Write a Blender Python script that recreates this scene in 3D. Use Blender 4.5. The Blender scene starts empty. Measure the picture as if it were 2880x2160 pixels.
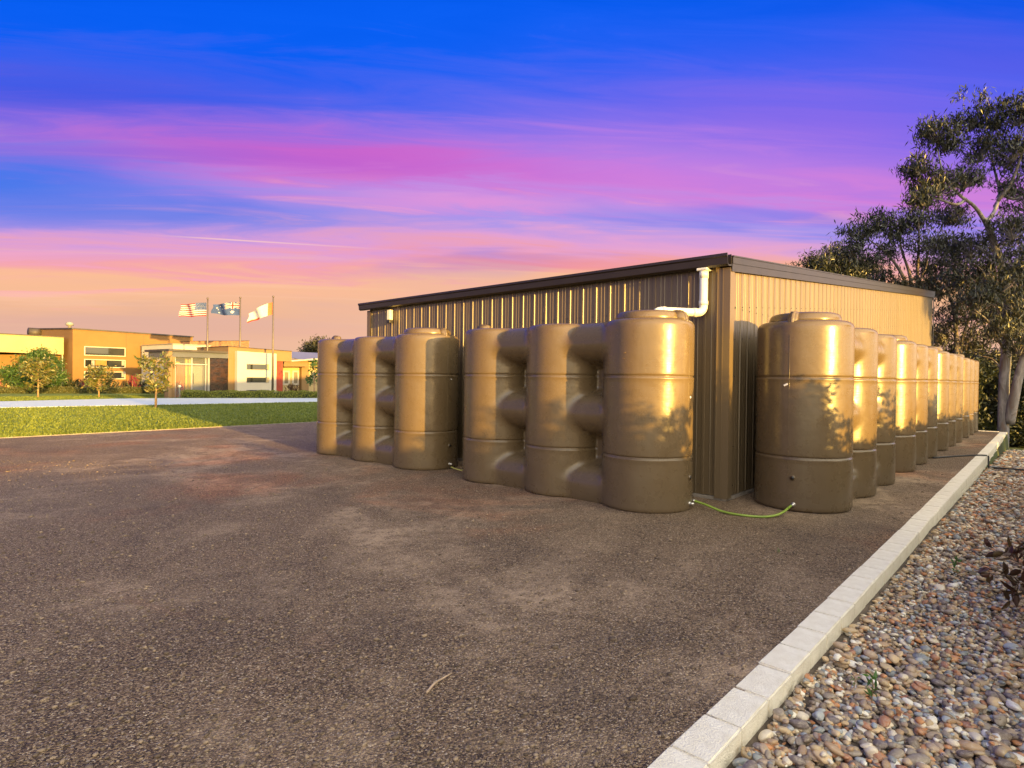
import bpy, bmesh, math, random
import numpy as np
from mathutils import Matrix, Vector
R = math.radians
random.seed(7); rng = np.random.default_rng(7)
scene = bpy.context.scene
COL = scene.collection

# ------------------------------------------------------------------ camera
F_PX, PITCH, ROLL, HC = 1657.85, 0.0102, 0.01133, 1.4
cam_d = bpy.data.cameras.new('camera'); cam = bpy.data.objects.new('camera', cam_d); COL.objects.link(cam)
cam_d.sensor_width = 36; cam_d.sensor_fit = 'HORIZONTAL'; cam_d.lens = 36*F_PX/2880
cam_d.clip_start = 0.05; cam_d.clip_end = 6000
cam.matrix_world = Matrix.Translation((0, 0, HC)) @ Matrix.Rotation(math.pi/2-PITCH, 4, 'X') @ Matrix.Rotation(ROLL, 4, 'Z')
scene.camera = cam

# ------------------------------------------------------------------ light
EXPO = 1.95
SUN_DIR = Vector((0.634, -0.773, 0)).normalized()
SUN_EL = R(4.5)
scene.view_settings.view_transform = 'Standard'; scene.view_settings.look = 'None'
scene.view_settings.exposure = EXPO; scene.view_settings.gamma = 1
sun_d = bpy.data.lights.new('sun', 'SUN'); sun = bpy.data.objects.new('sun', sun_d); COL.objects.link(sun)
sun_d.energy = 4.3; sun_d.angle = R(0.8); sun_d.color = (1.0, 0.59, 0.12)
tosun = Vector((SUN_DIR.x*math.cos(SUN_EL), SUN_DIR.y*math.cos(SUN_EL), math.sin(SUN_EL)))
sun.rotation_euler = tosun.to_track_quat('Z', 'Y').to_euler()
sun.location = (30, -40, 20)


def srgb(r, g, b):
    f = lambda c: (c/255/12.92) if c/255 <= 0.04045 else ((c/255+0.055)/1.055)**2.4
    return (f(r), f(g), f(b), 1)


class NT:
    def __init__(s, tree): s.t = tree; s.n = tree.nodes; s.l = tree.links
    def new(s, typ, **kw):
        n = s.n.new(typ)
        for k, v in kw.items(): setattr(n, k, v)
        return n
    def link(s, a, b): s.l.new(a, b)
    def put(s, sock, v):
        if isinstance(v, bpy.types.NodeSocket): s.l.new(v, sock)
        elif v is not None: sock.default_value = v
    def math(s, op, a, b=None, c=None, clamp=False):
        n = s.new('ShaderNodeMath', operation=op, use_clamp=clamp)
        s.put(n.inputs[0], a); s.put(n.inputs[1], b)
        if c is not None: s.put(n.inputs[2], c)
        return n.outputs[0]
    def noise(s, vec, scale=1, detail=2, rough=0.5, dist=0.0, out='Fac'):
        n = s.new('ShaderNodeTexNoise'); s.put(n.inputs['Vector'], vec)
        n.inputs['Scale'].default_value = scale; n.inputs['Detail'].default_value = detail
        n.inputs['Roughness'].default_value = rough; n.inputs['Distortion'].default_value = dist
        return n.outputs[out]
    def comb(s, x=0, y=0, z=0):
        n = s.new('ShaderNodeCombineXYZ'); s.put(n.inputs[0], x); s.put(n.inputs[1], y); s.put(n.inputs[2], z); return n.outputs[0]
    def ramp(s, fac, stops, interp='LINEAR'):
        n = s.new('ShaderNodeValToRGB'); cr = n.color_ramp; cr.interpolation = interp
        while len(cr.elements) < len(stops): cr.elements.new(0.5)
        for el, (p, c) in zip(cr.elements, stops):
            el.position = p; el.color = c if len(c) == 4 else (*c, 1)
        s.put(n.inputs[0], fac); return n.outputs[0]
    def mix(s, fac, a, b, blend='MIX'):
        n = s.new('ShaderNodeMix', data_type='RGBA', blend_type=blend)
        s.put(n.inputs[0], fac); s.put(n.inputs[6], a); s.put(n.inputs[7], b); return n.outputs[2]
    def maprange(s, v, a, b, c=0, d=1):
        n = s.new('ShaderNodeMapRange', interpolation_type='SMOOTHSTEP')
        s.put(n.inputs[0], v); n.inputs[1].default_value = a; n.inputs[2].default_value = b
        n.inputs[3].default_value = c; n.inputs[4].default_value = d; return n.outputs[0]


def ray(px, py):
    u, v = px-1440, py-1080
    cr, sr = math.cos(ROLL), math.sin(ROLL)
    uu, vv = u*cr+v*sr, -u*sr+v*cr
    dx, dy, dz = uu/F_PX, 1.0, -vv/F_PX
    c, s = math.cos(PITCH), math.sin(PITCH)
    return Vector((dx, dy*c+dz*s, -dy*s+dz*c))


def at(px, py, depth):
    r = ray(px, py); return Vector((0, 0, HC))+r*(depth/r.y)


def gnd(px, py, z=0.0):
    r = ray(px, py); return Vector((0, 0, HC))+r*((z-HC)/r.z)


world = bpy.data.worlds.new('World'); scene.world = world; world.use_nodes = True
w = NT(world.node_tree); w.n.clear()
tc = w.new('ShaderNodeTexCoord'); sep = w.new('ShaderNodeSeparateXYZ'); w.link(tc.outputs['Generated'], sep.inputs[0])
el = w.math('ARCSINE', sep.outputs[2]); az = w.math('ARCTAN2', sep.outputs[0], sep.outputs[1])
# the cloud bands are long parallel streaks on a level layer, so they are laid out by their rise across one ground direction
BS, BC = -0.10, math.sqrt(1-0.01)
yb = w.math('ADD', w.math('MULTIPLY', sep.outputs[1], BC), w.math('MULTIPLY', sep.outputs[0], BS))
sk = w.math('ARCTAN2', sep.outputs[2], w.math('ABSOLUTE', yb))
n1 = w.noise(w.comb(w.math('MULTIPLY', az, 1.1), w.math('MULTIPLY', sk, 7.5), 31.5), 1, 5, 0.52, 0.35)
n2 = w.noise(w.comb(w.math('MULTIPLY', az, 2.4), w.math('MULTIPLY', sk, 26), 9.7), 1, 8, 0.62, 0.9)
lowmask = w.maprange(el, 0.0, 0.09)
warp = w.math('MULTIPLY', w.math('SUBTRACT', n1, 0.5), w.math('MULTIPLY', lowmask, 0.15))
warp2 = w.math('MULTIPLY', w.math('SUBTRACT', n2, 0.5), w.math('MULTIPLY', lowmask, 0.15))
ew = w.math('ADD', w.math('ADD', sk, warp), warp2)
ewn = w.math('MULTIPLY', w.math('MAXIMUM', ew, 0.0), 1/1.5708)
D = lambda d: d/90
sky = w.ramp(ewn, [(D(0), srgb(230, 184, 158)), (D(3.5), srgb(244, 191, 158)), (D(6.5), srgb(248, 190, 150)), (D(9), srgb(252, 190, 152)),
                   (D(10.8), srgb(246, 166, 172)), (D(13), srgb(228, 163, 214)), (D(15.2), srgb(170, 152, 236)),
                   (D(17.2), srgb(190, 144, 230)), (D(19), srgb(212, 130, 216)), (D(21.4), srgb(148, 118, 232)), (D(24), srgb(82, 106, 240)),
                   (D(28.5), srgb(8, 96, 244)), (D(36), srgb(2, 86, 232)), (D(60), srgb(20, 76, 186)), (D(90), srgb(30, 70, 160))])
# thin rosy streaks and blue breaks between them
st = w.math('MULTIPLY', w.maprange(n2, 0.53, 0.70), w.math('MULTIPLY', w.maprange(sk, 0.05, 0.14), w.maprange(sk, 0.42, 0.30)))
sky = w.mix(w.math('MULTIPLY', st, 0.85), sky, srgb(252, 172, 192))
n3 = w.noise(w.comb(w.math('MULTIPLY', az, 1.7), w.math('MULTIPLY', sk, 16), 21.3), 1, 4, 0.5, 0.4)
br = w.math('MULTIPLY', w.maprange(n3, 0.52, 0.66), w.math('MULTIPLY', w.maprange(sk, 0.15, 0.22), w.maprange(sk, 0.42, 0.30)))
sky = w.mix(w.math('MULTIPLY', br, 0.55), sky, srgb(85, 120, 235))


def blob(px, py, ra, re, colr, amt):
    global sky
    d = ray(px, py).normalized(); a0 = math.atan2(d.x, d.y); e0 = math.atan2(d.z, abs(d.y*BC+d.x*BS))
    x = w.math('MULTIPLY', w.math('SUBTRACT', az, a0), 1/ra)
    y = w.math('MULTIPLY', w.math('SUBTRACT', w.math('ADD', sk, w.math('MULTIPLY', w.math('SUBTRACT', n2, 0.5), 0.08)), e0), 1/re)
    r2 = w.math('ADD', w.math('MULTIPLY', x, x), w.math('MULTIPLY', y, y))
    g = w.math('MULTIPLY', w.math('POWER', 2.718, w.math('MULTIPLY', r2, -1.0)), amt)
    sky = w.mix(g, sky, colr)


lo = w.math('MULTIPLY', w.maprange(n3, 0.44, 0.62), w.math('MULTIPLY', w.maprange(sk, 0.02, 0.08), w.maprange(sk, 0.24, 0.15)))
sky = w.mix(w.math('MULTIPLY', lo, 0.14), sky, srgb(196, 158, 192))
n4 = w.noise(w.comb(w.math('MULTIPLY', az, 1.6), w.math('MULTIPLY', sk, 38), 40.2), 1, 8, 0.62, 0.9)
lo2 = w.math('MULTIPLY', w.maprange(n4, 0.50, 0.66), w.math('MULTIPLY', w.maprange(sk, 0.04, 0.10), w.maprange(sk, 0.23, 0.15)))
sky = w.mix(w.math('MULTIPLY', lo2, 0.6), sky, srgb(255, 200, 165))
blob(2350, 350, 0.34, 0.075, srgb(150, 108, 232), 0.7)
blob(2850, 170, 0.18, 0.05, srgb(120, 95, 225), 0.4)
blob(100, 250, 0.35, 0.05, srgb(52, 72, 218), 0.5)
blob(700, 400, 0.35, 0.04, srgb(170, 95, 212), 0.35)
blob(0, 505, 0.20, 0.055, srgb(5, 118, 238), 0.9)
blob(420, 590, 0.34, 0.035, srgb(95, 125, 232), 0.7)
blob(1150, 455, 0.42, 0.026, srgb(200, 88, 200), 0.8)
blob(1900, 470, 0.40, 0.055, srgb(208, 134, 228), 0.6)
blob(1330, 572, 0.22, 0.016, srgb(235, 150, 215), 0.7)
blob(1600, 735, 0.28, 0.018, srgb(240, 140, 150), 0.6)
blob(300, 910, 0.30, 0.03, srgb(216, 170, 156), 0.5)
blob(2300, 790, 0.25, 0.035, srgb(252, 190, 110), 0.7)
# contrail
d1, d2 = ray(415, 660).normalized(), ray(1180, 707).normalized(); nn = d1.cross(d2).normalized()
dotn = w.new('ShaderNodeVectorMath', operation='DOT_PRODUCT'); w.link(tc.outputs['Generated'], dotn.inputs[0]); dotn.inputs[1].default_value = nn
ct = w.maprange(w.math('ABSOLUTE', dotn.outputs['Value']), 0.0016, 0.0004)
a1, a2 = math.atan2(d1.x, d1.y), math.atan2(d2.x, d2.y)
ct = w.math('MULTIPLY', ct, w.math('MULTIPLY', w.maprange(az, a1-0.01, a1+0.12), w.maprange(az, a2, a2-0.33)))
sky = w.mix(w.math('MULTIPLY', ct, 0.8), sky, srgb(255, 205, 200))
nish = w.new('ShaderNodeTexSky', sky_type='NISHITA'); nish.sun_disc = False
nish.sun_elevation = SUN_EL; nish.sun_rotation = math.atan2(SUN_DIR.x, SUN_DIR.y); nish.altitude = 50; nish.dust_density = 2.0
# the glow of the sunward half of the sky fades smoothly towards the side opposite the sun
sdot = w.new('ShaderNodeVectorMath', operation='DOT_PRODUCT'); w.link(tc.outputs['Generated'], sdot.inputs[0]); sdot.inputs[1].default_value = tosun
gl_m = w.maprange(sdot.outputs['Value'], -0.10, 0.62)
bg1 = w.new('ShaderNodeBackground'); w.link(nish.outputs[0], bg1.inputs[0]); w.put(bg1.inputs[1], w.math('MULTIPLY', gl_m, 0.05))
bg3 = w.new('ShaderNodeBackground'); bg3.inputs[0].default_value = (1.0, 0.90, 0.52, 1); w.put(bg3.inputs[1], w.math('MULTIPLY', gl_m, 0.70))
bg2 = w.new('ShaderNodeBackground'); w.link(sky, bg2.inputs[0]); bg2.inputs[1].default_value = 2**-EXPO
add = w.new('ShaderNodeAddShader'); w.link(bg1.outputs[0], add.inputs[0]); w.link(bg2.outputs[0], add.inputs[1])
add2 = w.new('ShaderNodeAddShader'); w.link(add.outputs[0], add2.inputs[0]); w.link(bg3.outputs[0], add2.inputs[1])
wo = w.new('ShaderNodeOutputWorld'); w.link(add2.outputs[0], wo.inputs[0])

# ------------------------------------------------------------------ frame of the shed: u along its gutter wall, v along its long wall
TH = 0.7445
DLX, DLY = -math.cos(TH), math.sin(TH); DRX, DRY = math.sin(TH), math.cos(TH)
CX, CY = 2.489, 6.821


def W(u, v, z=0.0): return Vector((CX+DLX*u+DRX*v, CY+DLY*u+DRY*v, z))
def UV(p): return ((p[0]-CX)*DLX+(p[1]-CY)*DLY, (p[0]-CX)*DRX+(p[1]-CY)*DRY)


ROT_SHED = math.atan2(-DLY, -DLX)          # local X = -u, local Y = v

# ------------------------------------------------------------------ materials
MATS = {}


def mat(name, col, rough=0.6, var=0.12, scale=4.0, bump=0.0, bscale=60.0, metal=0.0, col2=None, spec=0.5, coat=0.0, stretch=None, coord='Object', detail=4):
    if name in MATS: return MATS[name]
    m = bpy.data.materials.new(name); m.use_nodes = True; MATS[name] = m
    t = NT(m.node_tree); b = t.n['Principled BSDF']
    tcn = t.new('ShaderNodeTexCoord'); vec = tcn.outputs[coord]
    if stretch:
        mp = t.new('ShaderNodeMapping'); t.link(vec, mp.inputs[0]); mp.inputs['Scale'].default_value = stretch; vec = mp.outputs[0]
    nz = t.noise(vec, scale, detail, 0.6)
    c2 = col2 or tuple(c*(1-2*var) for c in col); c1 = col if col2 else tuple(min(1, c*(1+var)) for c in col)
    t.put(b.inputs['Base Color'], t.ramp(nz, [(0.32, c2), (0.68, c1)]))
    b.inputs['Roughness'].default_value = rough; b.inputs['Metallic'].default_value = metal
    b.inputs['Specular IOR Level'].default_value = spec; b.inputs['Coat Weight'].default_value = coat
    if bump:
        bn = t.new('ShaderNodeBump'); bn.inputs['Strength'].default_value = bump; bn.inputs['Distance'].default_value = 0.02
        t.link(t.noise(vec, bscale, 3, 0.6), bn.inputs['Height']); t.link(bn.outputs[0], b.inputs['Normal'])
    return m


def mat_leaf(name, ca, cb, rough=0.5, trans=0.25):
    m = bpy.data.materials.new(name); m.use_nodes = True; MATS[name] = m
    t = NT(m.node_tree); b = t.n['Principled BSDF']
    g = t.new('ShaderNodeNewGeometry')
    c = t.ramp(g.outputs['Random Per Island'], [(0, ca), (1, cb)])
    t.put(b.inputs['Base Color'], c); b.inputs['Roughness'].default_value = rough
    tr = t.new('ShaderNodeBsdfTranslucent'); t.put(tr.inputs[0], c)
    mx = t.new('ShaderNodeMixShader'); mx.inputs[0].default_value = trans
    t.link(b.outputs[0], mx.inputs[1]); t.link(tr.outputs[0], mx.inputs[2])
    t.link(mx.outputs[0], t.n['Material Output'].inputs[0])
    return m


PEB = [(0.0, srgb(116, 100, 84)), (0.10, srgb(172, 140, 104)), (0.2, srgb(146, 132, 114)), (0.3, srgb(202, 174, 134)), (0.38, srgb(132, 138, 138)), (0.46, srgb(192, 130, 78)),
       (0.52, srgb(170, 146, 122)), (0.60, srgb(222, 208, 182)), (0.68, srgb(112, 100, 96)), (0.75, srgb(166, 112, 78)), (0.81, srgb(184, 160, 122)), (0.89, srgb(158, 164, 166)), (0.94, srgb(232, 226, 210))]


def mat_pebble(name, obj_random):
    m = bpy.data.materials.new(name); m.use_nodes = True; MATS[name] = m
    t = NT(m.node_tree); b = t.n['Principled BSDF']
    if obj_random:
        o = t.new('ShaderNodeObjectInfo'); rv = o.outputs['Random']
    else:
        g = t.new('ShaderNodeNewGeometry'); rv = g.outputs['Random Per Island']
    c = t.ramp(rv, PEB, 'CONSTANT')
    tcn = t.new('ShaderNodeTexCoord')
    vec = tcn.outputs['Object']
    nz = t.noise(vec, 70 if not obj_random else 2.2, 4, 0.65, 0.6)
    c = t.mix(t.maprange(nz, 0.42, 0.72), c, t.mix(0.5, c, (0.52, 0.45, 0.36, 1)))
    nz2 = t.noise(vec, 300 if not obj_random else 9, 3, 0.7)
    c = t.mix(t.math('MULTIPLY', t.maprange(nz2, 0.5, 0.78), 0.28), c, (0.12, 0.10, 0.085, 1))
    c = t.mix(1.0, c, (1.05, 1.05, 1.02, 1), 'MULTIPLY')
    t.put(b.inputs['Base Color'], c); b.inputs['Roughness'].default_value = 0.55
    bn = t.new('ShaderNodeBump'); bn.inputs['Strength'].default_value = 0.25; bn.inputs['Distance'].default_value = 0.004
    t.link(nz2, bn.inputs['Height']); t.link(bn.outputs[0], b.inputs['Normal'])
    return m


def mat_asphalt():
    m = bpy.data.materials.new('asphalt_mat'); m.use_nodes = True
    t = NT(m.node_tree); b = t.n['Principled BSDF']
    tcn = t.new('ShaderNodeTexCoord'); P = tcn.outputs['Object']
    v = t.new('ShaderNodeTexVoronoi'); v.inputs['Scale'].default_value = 140; v.inputs['Randomness'].default_value = 1; t.link(P, v.inputs['Vector'])
    v2 = t.new('ShaderNodeTexVoronoi'); v2.inputs['Scale'].default_value = 52; t.link(P, v2.inputs['Vector'])
    sepc = t.new('ShaderNodeSeparateColor'); t.link(v.outputs['Color'], sepc.inputs[0])
    grain = t.ramp(sepc.outputs[0], [(0.0, (0.024, 0.015, 0.009)), (0.45, (0.136, 0.088, 0.051)), (0.8, (0.265, 0.180, 0.108)), (0.95, (0.36, 0.27, 0.178)), (1.0, (0.54, 0.445, 0.335))])
    # worn dusty patches
    p1 = t.noise(P, 0.33, 6, 0.62, 0.7); p2 = t.noise(P, 1.15, 5, 0.65, 0.9); p3 = t.noise(P, 9, 4, 0.7)
    dust = t.math('MULTIPLY', t.maprange(p1, 0.42, 0.62), t.maprange(p2, 0.34, 0.62))
    dust = t.math('MULTIPLY', dust, t.maprange(p3, 0.25, 0.65))
    c = t.mix(t.math('MULTIPLY', dust, 0.8), grain, (0.44, 0.322, 0.21, 1))
    mp = t.new('ShaderNodeMapping'); t.link(P, mp.inputs[0]); mp.inputs['Location'].default_value = (31, 17, 0)
    red = t.maprange(t.noise(mp.outputs[0], 0.42, 4, 0.6, 0.6), 0.52, 0.70)
    c = t.mix(t.math('MULTIPLY', red, 0.7), c, t.mix(1.0, c, (1.35, 0.88, 0.66, 1), 'MULTIPLY'))
    mp2 = t.new('ShaderNodeMapping'); t.link(P, mp2.inputs[0]); mp2.inputs['Location'].default_value = (-11, 43, 0)
    dk = t.maprange(t.noise(mp2.outputs[0], 0.6, 5, 0.65, 0.8), 0.50, 0.70)
    c = t.mix(t.math('MULTIPLY', dk, 0.75), c, t.mix(1.0, c, (0.62, 0.62, 0.66, 1), 'MULTIPLY'))
    t.put(b.inputs['Base Color'], c); b.inputs['Roughness'].default_value = 0.75; b.inputs['Specular IOR Level'].default_value = 0.35
    h = t.math('ADD', t.math('MULTIPLY', t.math('SUBTRACT', 1.0, v.outputs['Distance']), 0.6), t.math('MULTIPLY', v2.outputs['Distance'], -0.7))
    h = t.math('ADD', h, t.math('MULTIPLY', p3, 0.8))
    h = t.math('MULTIPLY', h, t.math('SUBTRACT', 1.0, t.math('MULTIPLY', dust, 0.55)))
    bn = t.new('ShaderNodeBump'); bn.inputs['Strength'].default_value = 1.0; bn.inputs['Distance'].default_value = 0.013
    t.link(h, bn.inputs['Height']); t.link(bn.outputs[0], b.inputs['Normal'])
    return m


def mat_tank():
    m = bpy.data.materials.new('tank_plastic'); m.use_nodes = True
    t = NT(m.node_tree); b = t.n['Principled BSDF']
    tcn = t.new('ShaderNodeTexCoord'); P = tcn.outputs['Object']
    mp = t.new('ShaderNodeMapping'); t.link(P, mp.inputs[0]); mp.inputs['Scale'].default_value = (1, 1, 0.25)
    n_ = t.noise(mp.outputs[0], 3.0, 5, 0.65)
    base = t.ramp(n_, [(0.3, (0.102, 0.072, 0.038)), (0.7, (0.118, 0.084, 0.045))])
    sp = t.new('ShaderNodeSeparateXYZ'); t.link(P, sp.inputs[0])
    dirt = t.math('MULTIPLY', t.maprange(sp.outputs[2], 0.35, 0.0), t.noise(P, 14, 4, 0.7))
    base = t.mix(t.math('MULTIPLY', dirt, 0.5), base, (0.10, 0.076, 0.052, 1))
    mps = t.new('ShaderNodeMapping'); t.link(P, mps.inputs[0]); mps.inputs['Scale'].default_value = (1, 1, 0.035)
    stk = t.maprange(t.noise(mps.outputs[0], 16, 4, 0.65), 0.52, 0.74)
    base = t.mix(t.math('MULTIPLY', stk, 0.22), base, (0.145, 0.112, 0.070, 1))
    dst = t.maprange(t.noise(P, 2.1, 6, 0.72, 0.8), 0.50, 0.72)
    base = t.mix(t.math('MULTIPLY', dst, 0.10), base, (0.15, 0.116, 0.076, 1))
    oi = t.new('ShaderNodeObjectInfo'); base = t.mix(1.0, base, t.ramp(oi.outputs['Random'], [(0, (0.93, 0.93, 0.92)), (1, (1.05, 1.04, 1.03))]), 'MULTIPLY')
    t.put(b.inputs['Base Color'], base)
    rz = t.noise(P, 8, 3, 0.6); t.put(b.inputs['Roughness'], t.math('ADD', t.maprange(rz, 0.2, 0.8, 0.24, 0.33), t.math('MULTIPLY', dst, 0.07)))
    b.inputs['Specular IOR Level'].default_value = 0.55
    mp3 = t.new('ShaderNodeMapping'); t.link(P, mp3.inputs[0]); mp3.inputs['Scale'].default_value = (0.6, 0.6, 9)
    h = t.math('ADD', t.math('MULTIPLY', t.noise(P, 5, 2, 0.5), 1.0), t.math('MULTIPLY', t.noise(mp3.outputs[0], 8, 3, 0.5), 0.12))
    bn = t.new('ShaderNodeBump'); bn.inputs['Strength'].default_value = 0.35; bn.inputs['Distance'].default_value = 0.012
    t.link(h, bn.inputs['Height']); t.link(bn.outputs[0], b.inputs['Normal'])
    return m


def mat_bark():
    m = bpy.data.materials.new('gum_bark'); m.use_nodes = True
    t = NT(m.node_tree); b = t.n['Principled BSDF']
    tcn = t.new('ShaderNodeTexCoord'); mp = t.new('ShaderNodeMapping'); t.link(tcn.outputs['Object'], mp.inputs[0]); mp.inputs['Scale'].default_value = (1, 1, 0.28)
    n_ = t.noise(mp.outputs[0], 5.5, 5, 0.6, 0.8)
    c = t.ramp(n_, [(0.0, (0.07, 0.05, 0.04)), (0.37, (0.16, 0.12, 0.10)), (0.44, (0.15, 0.142, 0.14)), (0.58, (0.26, 0.25, 0.25)), (0.69, (0.13, 0.105, 0.09)), (1, (0.3, 0.22, 0.17))])
    t.put(b.inputs['Base Color'], c); b.inputs['Roughness'].default_value = 0.8
    bn = t.new('ShaderNodeBump'); bn.inputs['Strength'].default_value = 0.6; bn.inputs['Distance'].default_value = 0.03
    t.link(n_, bn.inputs['Height']); t.link(bn.outputs[0], b.inputs['Normal'])
    return m


def mat_glass(name, col=(0.3, 0.32, 0.32), rough=0.02, alpha=0.14):
    m = bpy.data.materials.new(name); m.use_nodes = True
    t = NT(m.node_tree); b = t.n['Principled BSDF']
    n_ = t.noise(t.new('ShaderNodeTexCoord').outputs['Object'], 0.8, 2)
    t.put(b.inputs['Base Color'], t.ramp(n_, [(0.3, tuple(c*0.8 for c in col)), (0.7, col)]))
    b.inputs['Roughness'].default_value = rough; b.inputs['Alpha'].default_value = alpha; b.inputs['Specular IOR Level'].default_value = 0.8
    return m


M_ASPH = mat_asphalt(); M_TANK = mat_tank(); M_BARK = mat_bark()
M_PEB_O = mat_pebble('pebble_single', True); M_PEB = mat_pebble('pebble_mass', False)
M_CLAD = mat('cladding_steel', (0.118, 0.086, 0.050), 0.38, 0.05, 1.5, 0.03, 6, spec=0.6, stretch=(1, 1, 0.15))
M_TRIM = mat('dark_brown_steel', (0.020, 0.015, 0.012), 0.38, 0.08, 3, 0.03, 6, spec=0.6)
M_PVC = mat('white_pvc', (0.663, 0.6545, 0.629), 0.3, 0.05, 5)
M_KERB = mat('cream_block', (0.88, 0.83, 0.70), 0.85, 0.0, 14, 0.5, 120, col2=(0.77, 0.71, 0.57))
M_SOIL = mat('dark_soil', (0.13, 0.10, 0.075), 0.95, 0.3, 6, 0.8, 40)
M_GROUND = mat('field_grass', (0.085, 0.11, 0.03), 0.95, 0.3, 0.6, 0.8, 20)
M_LAWN = mat('lawn_turf', (0.1368, 0.1857, 0.0215), 0.9, 0.0, 0.9, 1.0, 30, col2=(0.0723, 0.1105, 0.0136), detail=8)
M_PATH = mat('pale_paving', (0.595, 0.663, 0.697), 0.6, 0.0, 3, 0.3, 25, col2=(0.476, 0.544, 0.5865), stretch=(0.5, 2.5, 1))
M_EDGE = mat('edging_concrete', (0.26, 0.23, 0.20), 0.9, 0.15, 8, 0.4, 60)
M_HOSE = mat('green_hose', (0.208, 0.304, 0.04), 0.35, 0.1, 8)
M_BLACK = mat('black_poly', (0.02, 0.02, 0.021), 0.45, 0.2, 8)
M_STEEL = mat('fitting_metal', (0.5, 0.48, 0.45), 0.3, 0.1, 20, metal=0.9)
M_LABEL = mat('white_label', (0.8, 0.8, 0.78), 0.5, 0.03, 30)
M_TAN = mat('tan_render', (0.18, 0.0976, 0.032), 0.9, 0.07, 0.5, 0.15, 40)
M_TAN2 = mat('pale_tan_render', (0.2, 0.124, 0.0576), 0.9, 0.06, 0.5, 0.15, 40)
M_CREAM = mat('cream_render', (0.357, 0.272, 0.1403), 0.9, 0.04, 0.6, 0.15, 40)
M_WHITE = mat('white_render', (0.432, 0.396, 0.333), 0.9, 0.04, 0.6, 0.15, 40)
M_ROOF = mat('dark_roof_edge', (0.045, 0.037, 0.032), 0.6, 0.15, 2)
M_GREY = mat('grey_cladding', (0.216, 0.212, 0.2), 0.45, 0.06, 1.5)
M_TIN = mat('grey_tin_roof', (0.21, 0.231, 0.266), 0.4, 0.15, 2, stretch=(1, 6, 1))
M_RED = mat('red_screen', (0.36, 0.055, 0.03), 0.55, 0.12, 4)
M_DOOR = mat('orange_timber', (0.42, 0.085, 0.010), 0.5, 0.2, 3, stretch=(6, 6, 0.6))
M_WARM = mat('sunlit_interior', (0.46, 0.33, 0.09), 0.8, 0.06, 1)  # yellow stands in for sunlight inside the entry
M_STONE = mat('stacked_stone', (0.30, 0.15, 0.075), 0.85, 0.0, 5, 1.0, 9, col2=(0.085, 0.05, 0.035), stretch=(1, 1, 2.6), detail=6)
M_DGLASS = mat('dark_glass', (0.02, 0.022, 0.02), 0.05, 0.2, 0.8, spec=0.9)
M_DREFL = mat('dark_glass_reflection', (0.04, 0.017, 0.008), 0.15, 0.0, 2.2, 0.3, 8, col2=(0.005, 0.004, 0.004), stretch=(1, 1, 2.2), detail=7)  # mottle painted as reflections in dark window glass
M_GLASS = mat_glass('clear_glass')
M_ALU = mat('aluminium', (0.40, 0.395, 0.38), 0.35, 0.05, 4, metal=0.3)
M_POLE = mat('flagpole_metal', (0.11, 0.09, 0.08), 0.45, 0.08, 4, metal=0.2)
M_WOOD = mat('young_bark', (0.30, 0.20, 0.11), 0.85, 0.2, 12, 0.5, 40)
M_DBARK = mat('grey_brown_bark', (0.17, 0.135, 0.11), 0.9, 0.25, 8, 0.6, 30)
M_TWIG = mat('dry_twig', (0.24, 0.17, 0.12), 0.9, 0.2, 20)
L_GUM = mat_leaf('gum_leaf', (0.0119, 0.0161, 0.0085), (0.0425, 0.0476, 0.0272), 0.40, 0.12)
L_GUM2 = mat_leaf('gum_leaf_olive', (0.017, 0.0204, 0.0093), (0.0578, 0.0544, 0.0255), 0.45, 0.15)
L_BUSH = mat_leaf('bush_leaf', (0.0102, 0.0161, 0.0068), (0.0382, 0.0467, 0.0153), 0.5, 0.2)
L_GREEN = mat_leaf('green_leaf', (0.025, 0.062, 0.010), (0.065, 0.125, 0.022), 0.5, 0.25)
L_MAG = mat_leaf('magnolia_leaf', (0.055, 0.085, 0.020), (0.17, 0.14, 0.04), 0.4, 0.2)
L_HEDGE = mat_leaf('hedge_leaf', (0.10, 0.135, 0.016), (0.26, 0.27, 0.035), 0.5, 0.25)
L_DHEDGE = mat_leaf('dark_hedge_leaf', (0.035, 0.045, 0.012), (0.10, 0.095, 0.03), 0.5, 0.2)
L_RED = mat_leaf('red_leaf', (0.06, 0.018, 0.014), (0.075, 0.05, 0.02), 0.35, 0.2)
L_CORD = mat_leaf('crimson_leaf', (0.10, 0.012, 0.02), (0.22, 0.03, 0.04), 0.45, 0.2)
L_DRY = mat_leaf('dry_leaf_mat', (0.18, 0.08, 0.03), (0.42, 0.19, 0.06), 0.7, 0.1)
L_GRASS = mat_leaf('grass_blade', (0.0723, 0.1105, 0.0102), (0.2053, 0.2394, 0.0293), 0.6, 0.3)
L_WEED = mat_leaf('weed_leaf', (0.05, 0.14, 0.02), (0.10, 0.22, 0.04), 0.5, 0.3)


# ------------------------------------------------------------------ builders
def link(o, parent=None):
    COL.objects.link(o)
    if parent is not None: o.parent = parent
    return o


def tag(o, label=None, cat=None, group=None, kind=None):
    if label: o['label'] = label
    if cat: o['category'] = cat
    if group: o['group'] = group
    if kind: o['kind'] = kind
    return o


def thing(name, label, cat, loc=(0, 0, 0), rz=0.0, group=None):
    o = bpy.data.objects.new(name, None); o.empty_display_size = 0.2
    o.location = loc; o.rotation_euler = (0, 0, rz)
    return tag(link(o), label, cat, group)


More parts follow.
